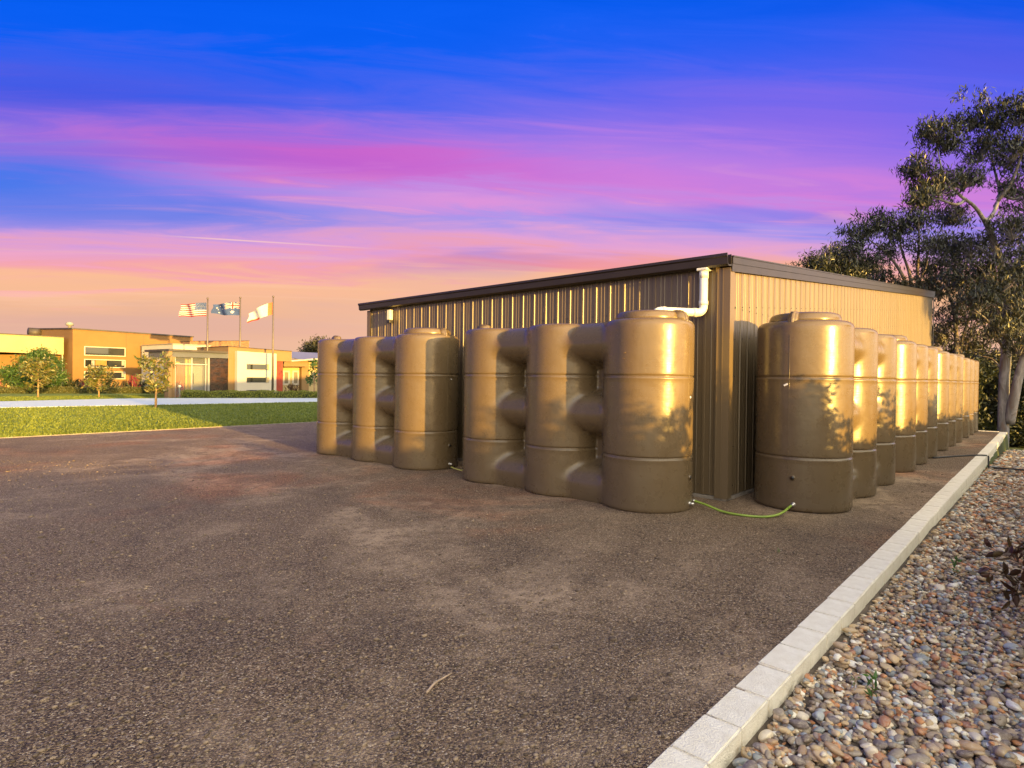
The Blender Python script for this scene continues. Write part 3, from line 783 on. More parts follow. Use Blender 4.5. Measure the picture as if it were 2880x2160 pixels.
def tank_body():
    zs = sorted(set([0, 0.008, 0.02, 0.04] + list(np.linspace(0.06, 1.93, 44)) + [TG1+d for d in (-.03, -.02, -.013, -.007, 0, .007, .013, .02, .03)] + [TG2+d for d in (-.03, -.02, -.013, -.007, 0, .007, .013, .02, .03)]
                    + [THT-0.075+0.075*math.sin(t) for t in np.linspace(0, math.pi/2, 9)]))
    def Rz(z):
        r = TR+0.008*max(0, 1-z/0.6)
        for gz in (TG1, TG2): r -= 0.013*math.exp(-((z-gz)/0.0095)**2)
        for gz in (TG1, TG2): r += 0.003*math.exp(-((z-gz+0.024)/0.011)**2)
        if z < 0.04: r -= 0.025*(1-math.sqrt(max(0, 1-((0.04-z)/0.04)**2)))
        if z > THT-0.075: t = (z-(THT-0.075))/0.075; r -= 0.075*(1-math.sqrt(max(0, 1-t*t)))
        return r
    def sm(a, b, k):
        h = max(k-abs(a-b), 0)/k; return max(a, b)+h*h*k*0.25
    cs = [-TD, 0, TD]; rings = []
    ph = np.linspace(-math.pi/2, math.pi/2, 29)
    for z in zs:
        r = Rz(z); xs = []
        for ci, c in enumerate(cs):
            for p in ph: xs.append(c+r*math.sin(p))
            if ci < 2:
                for t in (0.2, 0.4, 0.6, 0.8): xs.append(c+r+(TD-2*r)*t)
        shr = TR-r if z > THT-0.08 else 0
        neck = 0.02
        for zc, rv, hw in ((1.80, 0.245, 0.40), (0.99, 0.265, 0.37), (0.19, 0.245, 0.39)):
            q = 1-((z-zc)/rv)**2
            if z > zc and zc > 1.7: q = 1-((z-zc)/0.275)**2*0.75
            if zc < 0.2 and z < zc: q = 1-((z-zc)*1.9)**2
            if q > 0: neck = sm(neck, hw*math.sqrt(q), 0.04)
        Fv = []
        for x in xs:
            circ = max(math.sqrt(max(r*r-(x-c)**2, 0)) for c in cs)
            Fv.append(sm(circ, max(neck-shr*0.6, 0.01), 0.055) if -TD < x < TD else circ)
        rings.append((z, xs, Fv))
    V = []; Fc = []; nx = len(rings[0][1]); ring = 2*nx-2
    for z, xs, Fv in rings:
        for j in range(nx): V.append((xs[j], -Fv[j], z))
        for j in range(nx-2, 0, -1): V.append((xs[j], Fv[j], z))
    for i in range(len(rings)-1):
        for j in range(ring):
            a, b2 = i*ring+j, i*ring+(j+1) % ring; Fc.append((a, b2, b2+ring, a+ring))
    top = (len(rings)-1)*ring; z, xs, Fv = rings[-1]; c0 = len(V)
    for j in range(nx): V.append((xs[j], 0, z+0.012))
    idx_b = lambda j: top+(j if j in (0, nx-1) else ring-j)
    for j in range(nx-1):
        Fc.append((top+j, top+j+1, c0+j+1, c0+j)); Fc.append((c0+j, c0+j+1, idx_b(j+1), idx_b(j)))
    Fc = [tuple(dict.fromkeys(f)) for f in Fc]; Fc = [f for f in Fc if len(f) > 2]
    return MB().add(V, Fc, True)


def make_tank():
    root = thing('water_tank', 'tank', 'water tank')
    tank_body().build('body', M_TANK, root)
    dome = MB().lathe([(0.375, THT-0.02), (0.372, THT+0.03), (0.362, THT+0.062), (0.345, THT+0.083), (0.315, THT+0.095), (0.27, THT+0.097), (0.255, THT+0.088), (0.05, THT+0.09)], 48, (-TD, 0, 0)).build('lid_rim', M_TANK, root)
    b = MB(); b.lathe([(0.215, THT+0.086), (0.213, THT+0.104), (0.200, THT+0.110), (0.02, THT+0.112)], 36, (-TD, 0, 0)); b.build('strainer_lid', M_BLACK, dome)
    for sx in (-1, 1):                                                   # lifting lugs at both ends
        bm = bmesh.new()
        prof = [(0.20, 0.070), (0.30, 0.102), (0.37, 0.105), (0.425, 0.092), (0.455, 0.055), (0.472, 0.0), (0.478, -0.06), (0.30, -0.06)]
        vs1 = [bm.verts.new((sx*(TD+p[0]), -0.042, THT+p[1])) for p in prof]; vs2 = [bm.verts.new((sx*(TD+p[0]), 0.042, THT+p[1])) for p in prof]
        bm.faces.new(vs1); bm.faces.new(vs2[::-1])
        for i in range(len(prof)):
            j = (i+1) % len(prof); bm.faces.new((vs1[j], vs1[i], vs2[i], vs2[j]))
        bmesh.ops.recalc_face_normals(bm, faces=bm.faces)
        bmesh.ops.bevel(bm, geom=[e for e in bm.edges], offset=0.018, segments=3, affect='EDGES', clamp_overlap=True)
        for f in bm.faces: f.smooth = True
        me = bpy.data.meshes.new('lifting_lug'); bm.to_mesh(me); bm.free(); me.materials.append(M_TANK)
        link(bpy.data.objects.new('lifting_lug', me), root)
        # mould seam down the end
        b = MB(); zz = [0.03, 0.3, 0.55, 0.6, 1.0, 1.41, 1.47, 1.9]
        b.tube([(sx*(TD+TR+0.006*max(0, 1-z/0.6)), 0, z) for z in zz], 0.0018, 6); b.build('mould_seam', M_TANK, root)
    # outlets at the lid end
    for (a, z, r_) in ((0.10, 0.36, 0.022), (0.12, 0.075, 0.020)):
        x = -TD-(TR+0.003)*math.cos(a); y = -(TR+0.003)*math.sin(a)
        b = MB(); d = Vector((-math.cos(a), -math.sin(a), 0)); p = Vector((x, y, z))
        b.tube([p-d*0.01, p+d*0.014], r_*1.25, 16); b.build('outlet_flange', M_TANK if z > 0.2 else M_STEEL, root)
        b = MB(); b.tube([p, p+d*(0.017 if z > 0.2 else 0.05)], r_*0.85, 14); b.build('outlet_plug', M_BLACK if z > 0.2 else M_STEEL, root)
    return root


TANKS = [
 ('L', 0, 'beige three-column water tank at the shed corner, white downpipe over its lid'),
 ('L', 1, 'beige three-column water tank along the gutter wall, at the end away from the downpipe'),
 ('R', 0, 'beige three-column water tank with green hose, first along the sunlit long wall'),
 ('R', 1, 'beige three-column water tank, second from the shed corner along the sunlit long wall'),
 ('R', 2, 'beige three-column water tank, third from the shed corner along the sunlit long wall'),
 ('R', 3, 'beige three-column water tank, last along the long wall beside the pale gum tree')]
proto = make_tank(); tank_objs = []
for i, (row, k, lab) in enumerate(TANKS):
    o = proto if i == 0 else copy_tree(proto)
    o['label'] = lab; o['group'] = 'water tanks around the shed'
    s = TD+k*(3*TD+(0.4283 if row == 'L' else 0.4787))
    if row == 'L': o.location = W(0.579+s, -0.791); o.rotation_euler = (0, 0, math.atan2(DLY, DLX))
    else: o.location = W(-0.690, 0.474+s); o.rotation_euler = (0, 0, math.atan2(DRY, DRX))
    o.rotation_euler = (R(random.uniform(-.25, .25)), R(random.uniform(-.2, .2)), o.rotation_euler[2]+R(random.uniform(-.5, .5)))
    tank_objs.append(o)


def sticker(tank, px, py, w_, h_, tiltz=0.0, m=M_LABEL, depth_row=None, name='label_sticker'):
    """a small flat label on the tank's first column where the sight line px,py meets it"""
    bpy.context.view_layer.update()
    M = tank.matrix_world; c = M @ Vector((-TD, 0, 0)); d = ray(px, py)
    a = d.x*d.x+d.y*d.y; b_ = -2*(d.x*c.x+d.y*c.y); cc = c.x**2+c.y**2-(TR+0.003)**2
    t = (-b_-math.sqrt(b_*b_-4*a*cc))/2/a; p = Vector((d.x*t, d.y*t, HC+d.z*t))
    nrm = Vector((p.x-c.x, p.y-c.y, 0)).normalized(); tx = Vector((-nrm.y, nrm.x, 0)); up = Vector((0, 0, 1))
    A = tx*math.cos(tiltz)+up*math.sin(tiltz); B = up*math.cos(tiltz)-tx*math.sin(tiltz)
    pts_ = [p+A*sx*w_/2+B*sy*h_/2+nrm*k for k in (-0.001, 0.0025) for sx, sy in ((-1, -1), (1, -1), (1, 1), (-1, 1))]
    Mi = M.inverted(); MB().add([Mi@q for q in pts_], [(3, 2, 1, 0), (4, 5, 6, 7), (0, 1, 5, 4), (1, 2, 6, 5), (2, 3, 7, 6), (3, 0, 4, 7)]).build(name, m, tank)


sticker(tank_objs[0], 1942, 1117, 0.026, 0.022)
sticker(tank_objs[1], 1269, 1067, 0.032, 0.014)
sticker(tank_objs[2], 2210, 1082, 0.044, 0.018, -0.45 if False else 0.45)
sticker(tank_objs[0], 1757, 992, 0.022, 0.010, 0.2, M_TAN2, name='moulded_emblem')
sticker(tank_objs[0], 1753, 1008, 0.030, 0.004, 0.0, M_TAN2, name='moulded_emblem')

# hoses
pA, pB = gnd(1947, 1424, 0.085), gnd(2229, 1427, 0.085)
pA = at(1950, 1424, 6.45); pB = at(2229, 1427, 6.30)
pA.z = 0.078; pB.z = 0.08
mid = [at(1985, 1427, 6.35), at(2030, 1440, 6.20), at(2085, 1449, 6.06), at(2150, 1451, 6.0), at(2195, 1442, 6.06)]
zs_ = [0.055, 0.02, 0.014, 0.014, 0.035]
for p, z in zip(mid, zs_): p.z = z
hs = thing('garden_hose', 'bright green hose joining two tanks across the ground at the shed corner', 'hose', (0, 0, 0))
MB().tube(smooth_path([pA]+mid+[pB], 8), 0.0125, 12).build('tube', M_HOSE, hs)
d = (mid[0]-pA).normalized()
b = MB(); b.tube([pA-d*0.05, pA-d*0.012], 0.016, 12); b.tube([pA-d*0.008, pA+d*0.016], 0.0175, 12); b.build('connector', M_STEEL, hs)
pa, pb = at(1268, 1310, 8.8), at(1310, 1316, 8.5)
pa.z, pb.z = 0.06, 0.05
hs2 = tag(MB().tube(smooth_path([pa, (pa+pb)/2+Vector((0, 0, -0.01)), pb], 6), 0.008, 8).build('linking_hose', mat('yellow_hose', (0.40, 0.40, 0.10), 0.4, 0.1, 8)), 'thin yellow-green hose linking the two tanks along the gutter wall', 'hose')
# black irrigation pipe over the kerb
ip = [W(-1.16, 6.55, 0.02), W(-1.45, 7.25, 0.014), W(-1.70, 7.62, 0.024), W(-1.86, 7.66, 0.030)]
ip2 = [W(-1.875, 7.66, 0.028), W(-1.882, 7.655, -0.02), W(-1.885, 7.63, -0.20)]
ip3 = [W(-1.90, 7.35, -0.16), W(-2.2, 7.30, -0.148), W(-2.6, 7.25, -0.142), W(-3.3, 7.1, -0.14)]
pt = thing('irrigation_pipe', 'thin black irrigation pipe crossing the kerb onto the river stones', 'pipe', (0, 0, 0))
for seg_ in (ip, ip2, ip3): MB().tube(smooth_path(seg_, 6), 0.014, 8).build('pipe_run', M_BLACK, pt)

# twig and leaf on the asphalt
t1 = [gnd(1200, 1948, 0.008), gnd(1222, 1922, 0.012), gnd(1250, 1905, 0.010), gnd(1270, 1893, 0.006)]
tag(MB().tube(smooth_path(t1, 5), [0.0065-0.0002*i for i in range(16)], 6).build('fallen_twig', mat('bleached_twig', (0.42, 0.31, 0.21), 0.9, 0.15, 20)), 'thin forked dry twig lying on the open asphalt', 'twig')


# ------------------------------------------------------------------ the house beyond the lawn
HA = R(36)
HW = Vector((math.sin(HA), math.cos(HA), 0)); HM = Vector((-math.cos(HA), math.sin(HA), 0))   # along the fronts, and back from them
house = thing('house', 'modern flat-roofed rendered house in tan, cream and white beyond the lawn', 'house', (0, 0, 0))


def along(P, px):
    """point on the front line through P (along HW) seen at column px"""
    r = ray(px, 1053); k = r.x/r.y
    s = (k*P.y-P.x)/(HW.x-k*HW.y); return P+HW*s


def zat(P, px, py):
    r = ray(px, py); return HC+r.z*(P.y/r.y)


def xy(px, depth):
    p = at(px, 1053, depth); p.z = 0; return p


class Front:
    def __init__(s, px0, depth0, push=0.0): s.P = xy(px0, depth0)+HM*push
    @classmethod
    def on(cls, P):
        o = cls.__new__(cls); o.P = P; return o
    def pt(s, px, push=0.0): return along(s.P, px)+HM*push
    def slab(s, name, m, px0, px1, ytop0, ytop1, thick, ybot=None, push=0.0, parent=None, zb=0.0, bevel=0.0):
        Q = s.P+HM*push; A, B = along(Q, px0), along(Q, px1); z0, z1 = zat(A, px0, ytop0), zat(B, px1, ytop1)
        zb0 = zb1 = zb
        if ybot is not None: zb0, zb1 = zat(A, px0, ybot[0]), zat(B, px1, ybot[1])
        A2, B2 = A, B; C2, D2 = B2+HM*thick, A2+HM*thick
        b = MB(); b.prism([A2, B2, C2, D2], [zb0, zb1, zb1, zb0], [z0, z1, z1, z0])
        return b.build(name, m, parent or house, bevel)
    def window(s, px0, px1, y0, y1, fr=0.06, mf=None, mp=None, parent=None, push=0.0, deep=0.05):
        A, B = s.pt(px0), s.pt(px1); L = (B-A).length; zt, zb = zat(A, px0, y0), zat(A, px0, y1)
        def bx(b, s0, s1, q0, q1, z0, z1):
            P = [A+HW*s0+HM*(q0+push), A+HW*s1+HM*(q0+push), A+HW*s1+HM*(q1+push), A+HW*s0+HM*(q1+push)]; b.prism(P, z0, z1)
        b = MB(); bx(b, 0, L, -deep, 0.02, zb, zb+fr); bx(b, 0, L, -deep, 0.02, zt-fr, zt); bx(b, 0, fr, -deep, 0.02, zb+fr, zt-fr); bx(b, L-fr, L, -deep, 0.02, zb+fr, zt-fr)
        wo_ = b.build('window', mf or M_WHITE, parent or house)
        b = MB(); bx(b, fr, L-fr, -0.012, 0.015, zb+fr, zt-fr); b.build('pane', mp or M_DGLASS, wo_)
        return wo_


# left wing
fl = Front(179, 43.2)
wl_ = fl.slab('wall', M_TAN, -90, 175, 996, 999, 6, push=0.9)
fl.slab('low_wall', M_CREAM, -90, 178, 1061, 1064, 0.4, push=0.1)
fl.slab('fascia', M_CREAM, -90, 179, 934, 949, 6.5, ybot=(986, 997.5))
fl.slab('roof_edge', M_ROOF, -92, 180, 931, 947, 6.6, ybot=(934.5, 949.3), push=-0.06)
fl.slab('post', M_WHITE, 174, 177, 997, 997, 0.1, push=0.15)
# tall tan block
ft = Front(204, 43.0)
A, B = ft.pt(204), ft.pt(541.7); Cb = B+HM*9.4; Db = A+HM*9.4
zA, zB = zat(A, 204, 926), zat(B, 541.7, 949); zD = zA+0.35
MB().prism([A, B, Cb, Db], 0, [zA, zB, zB+0.35, zD]).build('tall_block', M_TAN, house)
e = 0.07
MB().prism([A-HW*e-HM*e, B+HW*e-HM*e, Cb+HW*e+HM*e, Db-HW*e+HM*e], [zA+.003, zB+.003, zB+0.353, zD+.003], [zA+0.10, zB+0.10, zB+0.45, zD+0.10]).build('roof_edge', M_ROOF, house)
for (y0, y1) in ((973.5, 999.5), (1009.5, 1033), (1044, 1066)):
    wn = ft.window(236, 352, y0, y1, 0.055)
    if y0 > 1000:                                                       # coloured strips painted as light showing through from the far side
        for (q0, q1, mm) in ((257, 266, M_GREY), (268, 300, mat('amber_light_paint', (0.22, 0.13, 0.03), 0.8, 0.1)), (342, 349, M_GREY)):
            ft.slab('pane_light_strip', mm, q0, q1, y0+4, y0+4, 0.006, ybot=(y1-5, y1-5), push=-0.02, parent=wn)
for px in (354.5, 403):
    ft.slab('render_joint', M_ROOF, px, px+0.35, 938 if px < 380 else 942, 938 if px < 380 else 942, 0.01, push=-0.006)
# roof fittings
p = A+HM*0.6; p.z = zA+0.09
vt = MB(); vt.lathe([(0.10, 0), (0.10, 0.16), (0.22, 0.20), (0.27, 0.32), (0.20, 0.44), (0.05, 0.48)], 16, p); vt.build('roof_ventilator', M_GREY, house)
p = at(80, 934, 46.5)
MB().tube([p, p+HM*-0.0+HW*0.9], 0.36, 20).build('roof_duct', M_ROOF, house)
# white projecting block
fw = Front(486, 43.1)
A, B = fw.pt(486), fw.pt(591); zw = zat(A, 486, 968)
MB().prism([A, B, B+HM*5.2, A+HM*5.2], 0, [zw, zw, zw, zw]).build('white_block', M_WHITE, house)
MB().prism([A-HW*.05-HM*.05, B+HW*.05-HM*.05, B+HM*5.2+HW*.05, A+HM*5.2-HW*.05], zw+0.003, zw+0.06).build('parapet_cap', M_GREY, house)
# stone parapet
fs = Front(534, 46.5)
fs.slab('stone_parapet', M_STONE, 534, 700, 960, 958.5, 1.6, zb=2.2)
fs.slab('roof_edge', M_ROOF, 533, 701, 958.6, 957.2, 1.7, ybot=(960, 958.4), push=-0.04)
# entrance portal
fp = Front(474.5, 34.0)
por = fp.slab('portal_roof', M_ROOF, 474.5, 642, 981, 988.5, 3.2, ybot=(987.5, 994))
fp.slab('portal_fascia', mat('shaded_cladding', (0.0805, 0.084, 0.0875), 0.4, 0.08, 1.5), 480, 642, 988.5, 995, 2.9, ybot=(1003.5, 1008), push=0.12)  # cladding colour darkened to stand for the shade on this band
fp.slab('column', M_TAN2, 473.6, 484, 988, 988, 0.5, push=0.03)
fp.slab('column', M_TAN2, 484.6, 492, 1003.5, 1003.8, 0.4, push=0.1)
fp.slab('side_wall', M_TAN2, 590, 592, 1003, 1003, 3.0, push=0.5)
# glazing
gl = 0.30
fp.slab('entry_back_wall', M_WARM, 490, 600, 1002, 1006, 0.2, push=2.9)
fp.slab('timber_door', M_DOOR, 495.5, 518, 1024, 1024, 0.08, push=1.2)
fp.slab('lit_interior_strip', M_WARM, 521, 538, 1004, 1005, 0.08, push=1.3)  # yellow strip painted as the sunlit interior
fp.slab('curtain', M_GREY, 542, 576, 1024, 1025, 0.05, push=1.0)
fr_ = fp.slab('door_frame', M_ALU, 493, 582, 1022, 1024.5, 0.08, ybot=(1024, 1026.5), push=gl)
for px0, px1 in ((492.5, 494), (538.4, 541), (578, 580)): fp.slab('mullion', M_ALU, px0, px1, 1003.6, 1004.5, 0.09, push=gl-0.004, parent=fr_)
fp.slab('pane', M_GLASS, 494.4, 537.8, 1024.2, 1025.2, 0.012, push=gl+0.03, parent=fr_)
fp.slab('pane', M_GLASS, 541.7, 577.8, 1025.4, 1026.2, 0.012, push=gl+0.03, parent=fr_)
fp.slab('transom_pane', M_GLASS, 494.4, 577.8, 1004, 1005, 0.012, ybot=(1022, 1024), push=gl+0.03, parent=fr_)
fp.slab('door_handle', M_BLACK, 543.2, 544.6, 1050, 1050, 0.03, ybot=(1080, 1080), push=gl-0.05, parent=fr_)
fp.slab('steel_column', M_GREY, 584.5, 590, 1004, 1004.4, 0.22, push=gl-0.1)
fp.slab('dark_window', M_DREFL, 591.5, 641, 1004.5, 1008, 0.05, push=gl+0.1)
# tan block with white panel
fb = Front(642, 37.2)
fb.slab('tan_pillar', M_TAN2, 642, 668, 974.5, 976.6, 4.0)
fb.slab('tan_fascia', M_TAN2, 668.3, 820, 976.6, 988.5, 4.0, ybot=(1010, 1017.5))
fb.slab('roof_edge', M_ROOF, 641.5, 821, 972.8, 987, 4.1, ybot=(974.6, 988.6), push=-0.06)
fb.slab('white_panel', M_WHITE, 667, 777.5, 987, 995, 0.5, push=-0.28)
fb.slab('rear_wall', M_TAN2, 668.3, 778, 1011, 1016, 3.5, push=0.25)
fwp = Front.on(fb.P+HM*-0.28)
for (y0, y1) in ((1023, 1040), (1060.5, 1076.5), (1096.5, 1110)):
    wn = fwp.window(693, 757, y0, y1, 0.03, M_GREY, M_DGLASS, deep=0.012)
    fwp.slab('sunlit_reveal_strip', M_CREAM, 748.5, 756, y0+1, y0+1, 0.02, ybot=(y1-1, y1-1), push=-0.022, parent=wn)  # flat cream strip painted as the sunlit side of the window recess
b = MB(); A, B = fb.pt(779), fb.pt(798.5); L = (B-A).length; zt = zat(A, 779, 1015.5); nr = 7
scr = None
for k in range(nr):
    s0 = L*k/nr; P0 = A+HW*s0+HM*0.1; q = L/nr*0.62
    b = MB(); b.prism([P0, P0+HW*q, P0+HW*q+HM*0.09, P0+HM*0.09], 0, zt); b.build('screen_batten', M_RED, house)
b = MB(); b.prism([A+HM*0.2, B+HM*0.2, B+HM*0.25, A+HM*0.25], 0, zt); b.build('screen_backing', M_RED, house)
# right wing
fr2 = Front(799, 43.0)
fr2.slab('wing_wall', M_CREAM, 796, 848, 1012, 1012, 5)
fr2.slab('wing_pier', M_TAN2, 848.3, 868, 1012, 1012, 5, push=-0.3)
fr2.slab('wing_wall', M_CREAM, 868.3, 1010, 1012, 1006, 5, push=-0.1)
fr2.slab('wing_beam', M_TAN2, 798, 866, 1013, 1013, 1.0, ybot=(1031, 1031), push=-0.9)
fr2.slab('white_fascia', M_WHITE, 816, 1010, 1013, 1001, 0.12, ybot=(1017, 1006), push=-1.25)
A, B = fr2.pt(814, -1.3), fr2.pt(1010, -1.3); zr = zat(A, 814, 1012)
MB().prism([A, B, B+HM*6, A+HM*6], [zr, zr, zr+0.8, zr+0.8], [zr+0.05, zr+0.05, zr+0.85, zr+0.85]).build('tin_roof', M_TIN, house)
fr2.window(795, 814, 1042, 1083, 0.12, M_WHITE, mat('blind', (0.15, 0.125, 0.085), 0.7, 0.05))
fr2.window(821, 840, 1042, 1083, 0.12, M_WHITE, mat('blind', (0.15, 0.125, 0.085), 0.7, 0.05))
fr3 = Front.on(fr2.P+HM*-0.1)
fr3.window(872, 886, 1045, 1066, 0.08, M_WHITE, M_DGLASS)

# ------------------------------------------------------------------ flags on their poles
def flagpole(px, pytop, depth, lab):
    base = xy(px-2 if px > 600 else px, depth); t = thing('flagpole', lab, 'flagpole', base, 0, 'flagpoles in front of the house')
    h = at(px, pytop, depth).z
    MB().tube([(0, 0, 0), (0, 0, h*0.5), (0, 0, h-0.1)], [0.075, 0.06, 0.04], 12).build('pole', M_POLE, t)
    MB().lathe([(0.01, 0), (0.06, 0.03), (0.07, 0.07), (0.05, 0.12), (0.01, 0.14)], 12, (0, 0, h-0.1)).build('finial', M_POLE, t)
    return base, h


FM = [mat('flag_white', (0.4675, 0.4505, 0.442), 0.8, 0.03), mat('flag_red', (0.36, 0.03, 0.025), 0.8, 0.08), mat('flag_blue', (0.03, 0.06, 0.17), 0.8, 0.1), mat('flag_orange', (0.50, 0.15, 0.05), 0.8, 0.08)]


def flag(name, px, pxend, pytop, pybot, depth, fn, lab, droop, furl, nu_=90, nv_=48):
    """cloth hung from the hoist at px, fly towards pxend; fn(s,t)->material index, s from hoist, t from top"""
    P = at(px, pytop, depth); P2 = at(px, pybot, depth); hgt = (P-P2).length
    fly = P.x-at(pxend, pytop, depth).x; V = []; fm = []
    for j in range(nv_+1):
        for i in range(nu_+1):
            s, t = i/nu_, j/nv_
            wave = math.sin(s*9+t*1.6)*0.10*s**0.6+math.sin(s*17+1+t*3)*0.03*s
            dz = -droop*hgt*(s**1.3)+0.05*math.sin(s*8+t)*s
            tt = 0.5+(t-0.5)*(1-furl*s*s)
            V.append((-0.045-s*fly*(1-0.03*math.sin(t*6)*s), wave*1.6+0.25*s*s, -tt*hgt+dz))
    Fl = []
    for j in range(nv_):
        for i in range(nu_):
            a = j*(nu_+1)+i; Fl.append((a, a+nu_+1, a+nu_+2, a+1)); fm.append(fn((i+.5)/nu_, (j+.5)/nv_))
    me = mesh_np(name, V, Fl, None, True)
    for m_ in FM: me.materials.append(m_)
    me.polygons.foreach_set('material_index', np.array(fm, np.int32)); me.update()
    o = bpy.data.objects.new(name, me); link(o); o.location = P; tag(o, lab, 'flag', 'flags flying in front of the house')
    return o


def us_flag(s, t):
    if s < 0.40 and t < 7/13:
        r = t/(7/13)*9; c = s/0.40*11
        return 0 if (int(r) % 2 == int(c) % 2 and ((r % 1-.5)**2+(c % 1-.5)**2) < 0.05) else 2
    return 1 if int(t*13) % 2 == 0 else 0


def star(dx, dy, r, pts=7):
    a = math.atan2(dx, dy); d = math.hypot(dx, dy); k = (a/(2*math.pi)*pts) % 1; q = abs(k-0.5)*2
    return d < r*(0.45+0.55*q**2)


def au_flag(s, t):
    if s < 0.5 and t < 0.5:
        x, y = s/0.5, t/0.5
        if abs(x-.5) < .06 or abs(y-.5) < .10: return 1
        if abs(x-.5) < .10 or abs(y-.5) < .17: return 0
        dg = min(abs(x-y), abs(x-(1-y)))
        if dg < .05: return 1
        if dg < .12: return 0
        return 2
    X, Y = s*2, t
    for (cx_, cy_, r) in ((0.5, 0.75, 0.15), (1.5, 0.20, 0.07), (1.5, 0.83, 0.07), (1.25, 0.45, 0.07), (1.72, 0.40, 0.07), (1.6, 0.56, 0.045)):
        if star(X-cx_, Y-cy_, r): return 0
    return 2


def house_flag(s, t):
    if s < 0.19: return 3
    return 1 if (t > 0.9 and s > 0.5) else (3 if t > 0.84 and s > 0.5 else 0)


FD = 38.0
flagpole(583, 838, FD, 'flagpole carrying the red and white striped flag')
flagpole(676.5, 836, FD, 'flagpole carrying the dark blue flag with white stars')
flagpole(769, 833, FD, 'flagpole carrying the white and orange flag')
flag('flag', 582.6, 503, 851, 889, FD, us_flag, 'red and white striped flag with starred blue canton, flying from pole', 0.12, 0.1)
flag('flag', 676, 594, 850, 887, FD, au_flag, 'dark blue flag with white stars and red-white cross corner, flying from pole', 0.05, 0.35)
flag('flag', 768.4, 696, 850, 885, FD, house_flag, 'white flag with orange hoist band, drooping from pole', 0.85, 0.25)

# ------------------------------------------------------------------ plants
def twig_to(b, p, q, r0, r1, sag=0.0):
    p, q = Vector(p), Vector(q); m_ = (p+q)/2+Vector((rng.normal()*.05, rng.normal()*.05, sag))*(p-q).length
    b.tube([p, m_, q], [r0, (r0+r1)/2, r1], 5, False)


def young_tree(name, lab, px, py, depth, top_py, halfw, m_leaf, nleaf, leaf, group=None, seed=1, shape='oval', low=0.28):
    r_ = random.Random(seed); base = gnd(px, py) if depth is None else xy(px, depth)
    dpt = base.y; h = at(px, top_py, dpt).z; wdt = halfw/F_PX*dpt
    t = thing(name, lab, 'tree', base, 0, group)
    b = MB(); b.tube([(0, 0, -0.05), (0.01, 0, h*0.3), (-0.02, 0.02, h*0.6), (0, 0, h*0.92)], [h*0.020+0.008, h*0.015+0.005, h*0.008+0.003, 0.004], 8)
    P = []
    for k in range(26):
        f = low+(0.95-low)*k/25; z0 = h*f*0.92; a = r_.random()*6.28
        rr = wdt*(math.sin(math.pi*min(1, (f-low*0.6)/(1.06-low*0.6)))**0.7)*r_.uniform(0.55, 1.05)
        tip = Vector((math.cos(a)*rr, math.sin(a)*rr, z0+rr*r_.uniform(0.35, 0.8)))
        tip.z = min(tip.z, h)
        b.tube([(0, 0, z0), tip*0.5+Vector((0, 0, z0*0.5-rr*0.06)), tip], [h*0.006+0.002, 0.005, 0.003], 5, False)
        for q in range(4): P.append((Vector((0, 0, z0))*(1-(0.4+0.2*q))+tip*(0.4+0.2*q))[:])
        P.append(tip[:])
    b.build('trunk', M_WOOD, t)
    P = np.array(P); k = rng.integers(0, len(P), nleaf)
    C = P[k]+rng.normal(size=(nleaf, 3))*wdt*0.13
    me = leaf_mesh('crown', C, leaf, leaf*0.42, m_leaf, -0.25, 0.8, fold=0.2)
    link(bpy.data.objects.new('crown', me), t)
    return t


young_tree('magnolia_tree', 'young sparse magnolia on the near side of the pale path', 438, 1147, None, 996, 48, L_MAG, 620, 0.19, 'young magnolia trees', 1)
young_tree('magnolia_tree', 'young magnolia in front of the house windows, across the path', 278, 1118, None, 1036, 42, L_MAG, 720, 0.21, 'young magnolia trees', 2)
young_tree('magnolia_tree', 'young golden magnolia standing before the bushy dark green tree', 107, 1118, None, 1012, 46, L_MAG, 760, 0.21, 'young magnolia trees', 3)
young_tree('frangipani_tree', 'small dark-leaved tree by the cream wing of the house', 884, 1112, 36.5, 1008, 30, L_GREEN, 260, 0.26, None, 5, low=0.35)


def bush_tree(name, lab, base, clumps, m_leaf, leaf, asp, n_each, subs, sig, m_bark, trunk_r, droop=0.3, cat='tree', twigs=True, limbs=None, group=None):
    t = thing(name, lab, cat, base, 0, group); B0 = Vector(base)
    b = MB(); allP = []
    for (c, rad, wgt) in clumps:
        c = Vector(c)-B0
        P, S = clump_points(c, rad, int(n_each*wgt), max(3, int(subs*wgt)), sig)
        allP.append(P)
        if twigs:
            rz = rad[2] if hasattr(rad, '__len__') else rad
            hub = c-Vector((0, 0, rz*0.7))
            for s in S: twig_to(b, hub, s, 0.018, 0.005, 0.06)
    if limbs:
        for pts_, r0, r1 in limbs:
            pts_ = smooth_path([Vector(p)-B0 for p in pts_], 5); n_ = len(pts_)
            b.tube(pts_, [r0+(r1-r0)*i/(n_-1) for i in range(n_)], 10)
    else:
        for (c, rad, wgt) in clumps:
            c = Vector(c)-B0; h = c.z; tip = c
            b.tube(smooth_path([(rng.normal()*.05, rng.normal()*.05, -0.1), (c.x*0.35, c.y*0.35, h*0.35), tip], 4), [trunk_r*(1-0.085*i) for i in range(9)], 7, False)
    b.build('trunk', m_bark, t)
    me = leaf_mesh('crown', np.concatenate(allP), leaf, leaf*asp, m_leaf, droop, 0.75, fold=0.1)
    link(bpy.data.objects.new('crown', me), t)
    return t


def clump_px(px, py, depth, rpx, wgt=1.0, flat=0.8, dj=0.0):
    c = at(px, py, depth+dj); r = rpx/F_PX*(depth+dj); return (c, (r, r*1.1, r*flat), wgt)


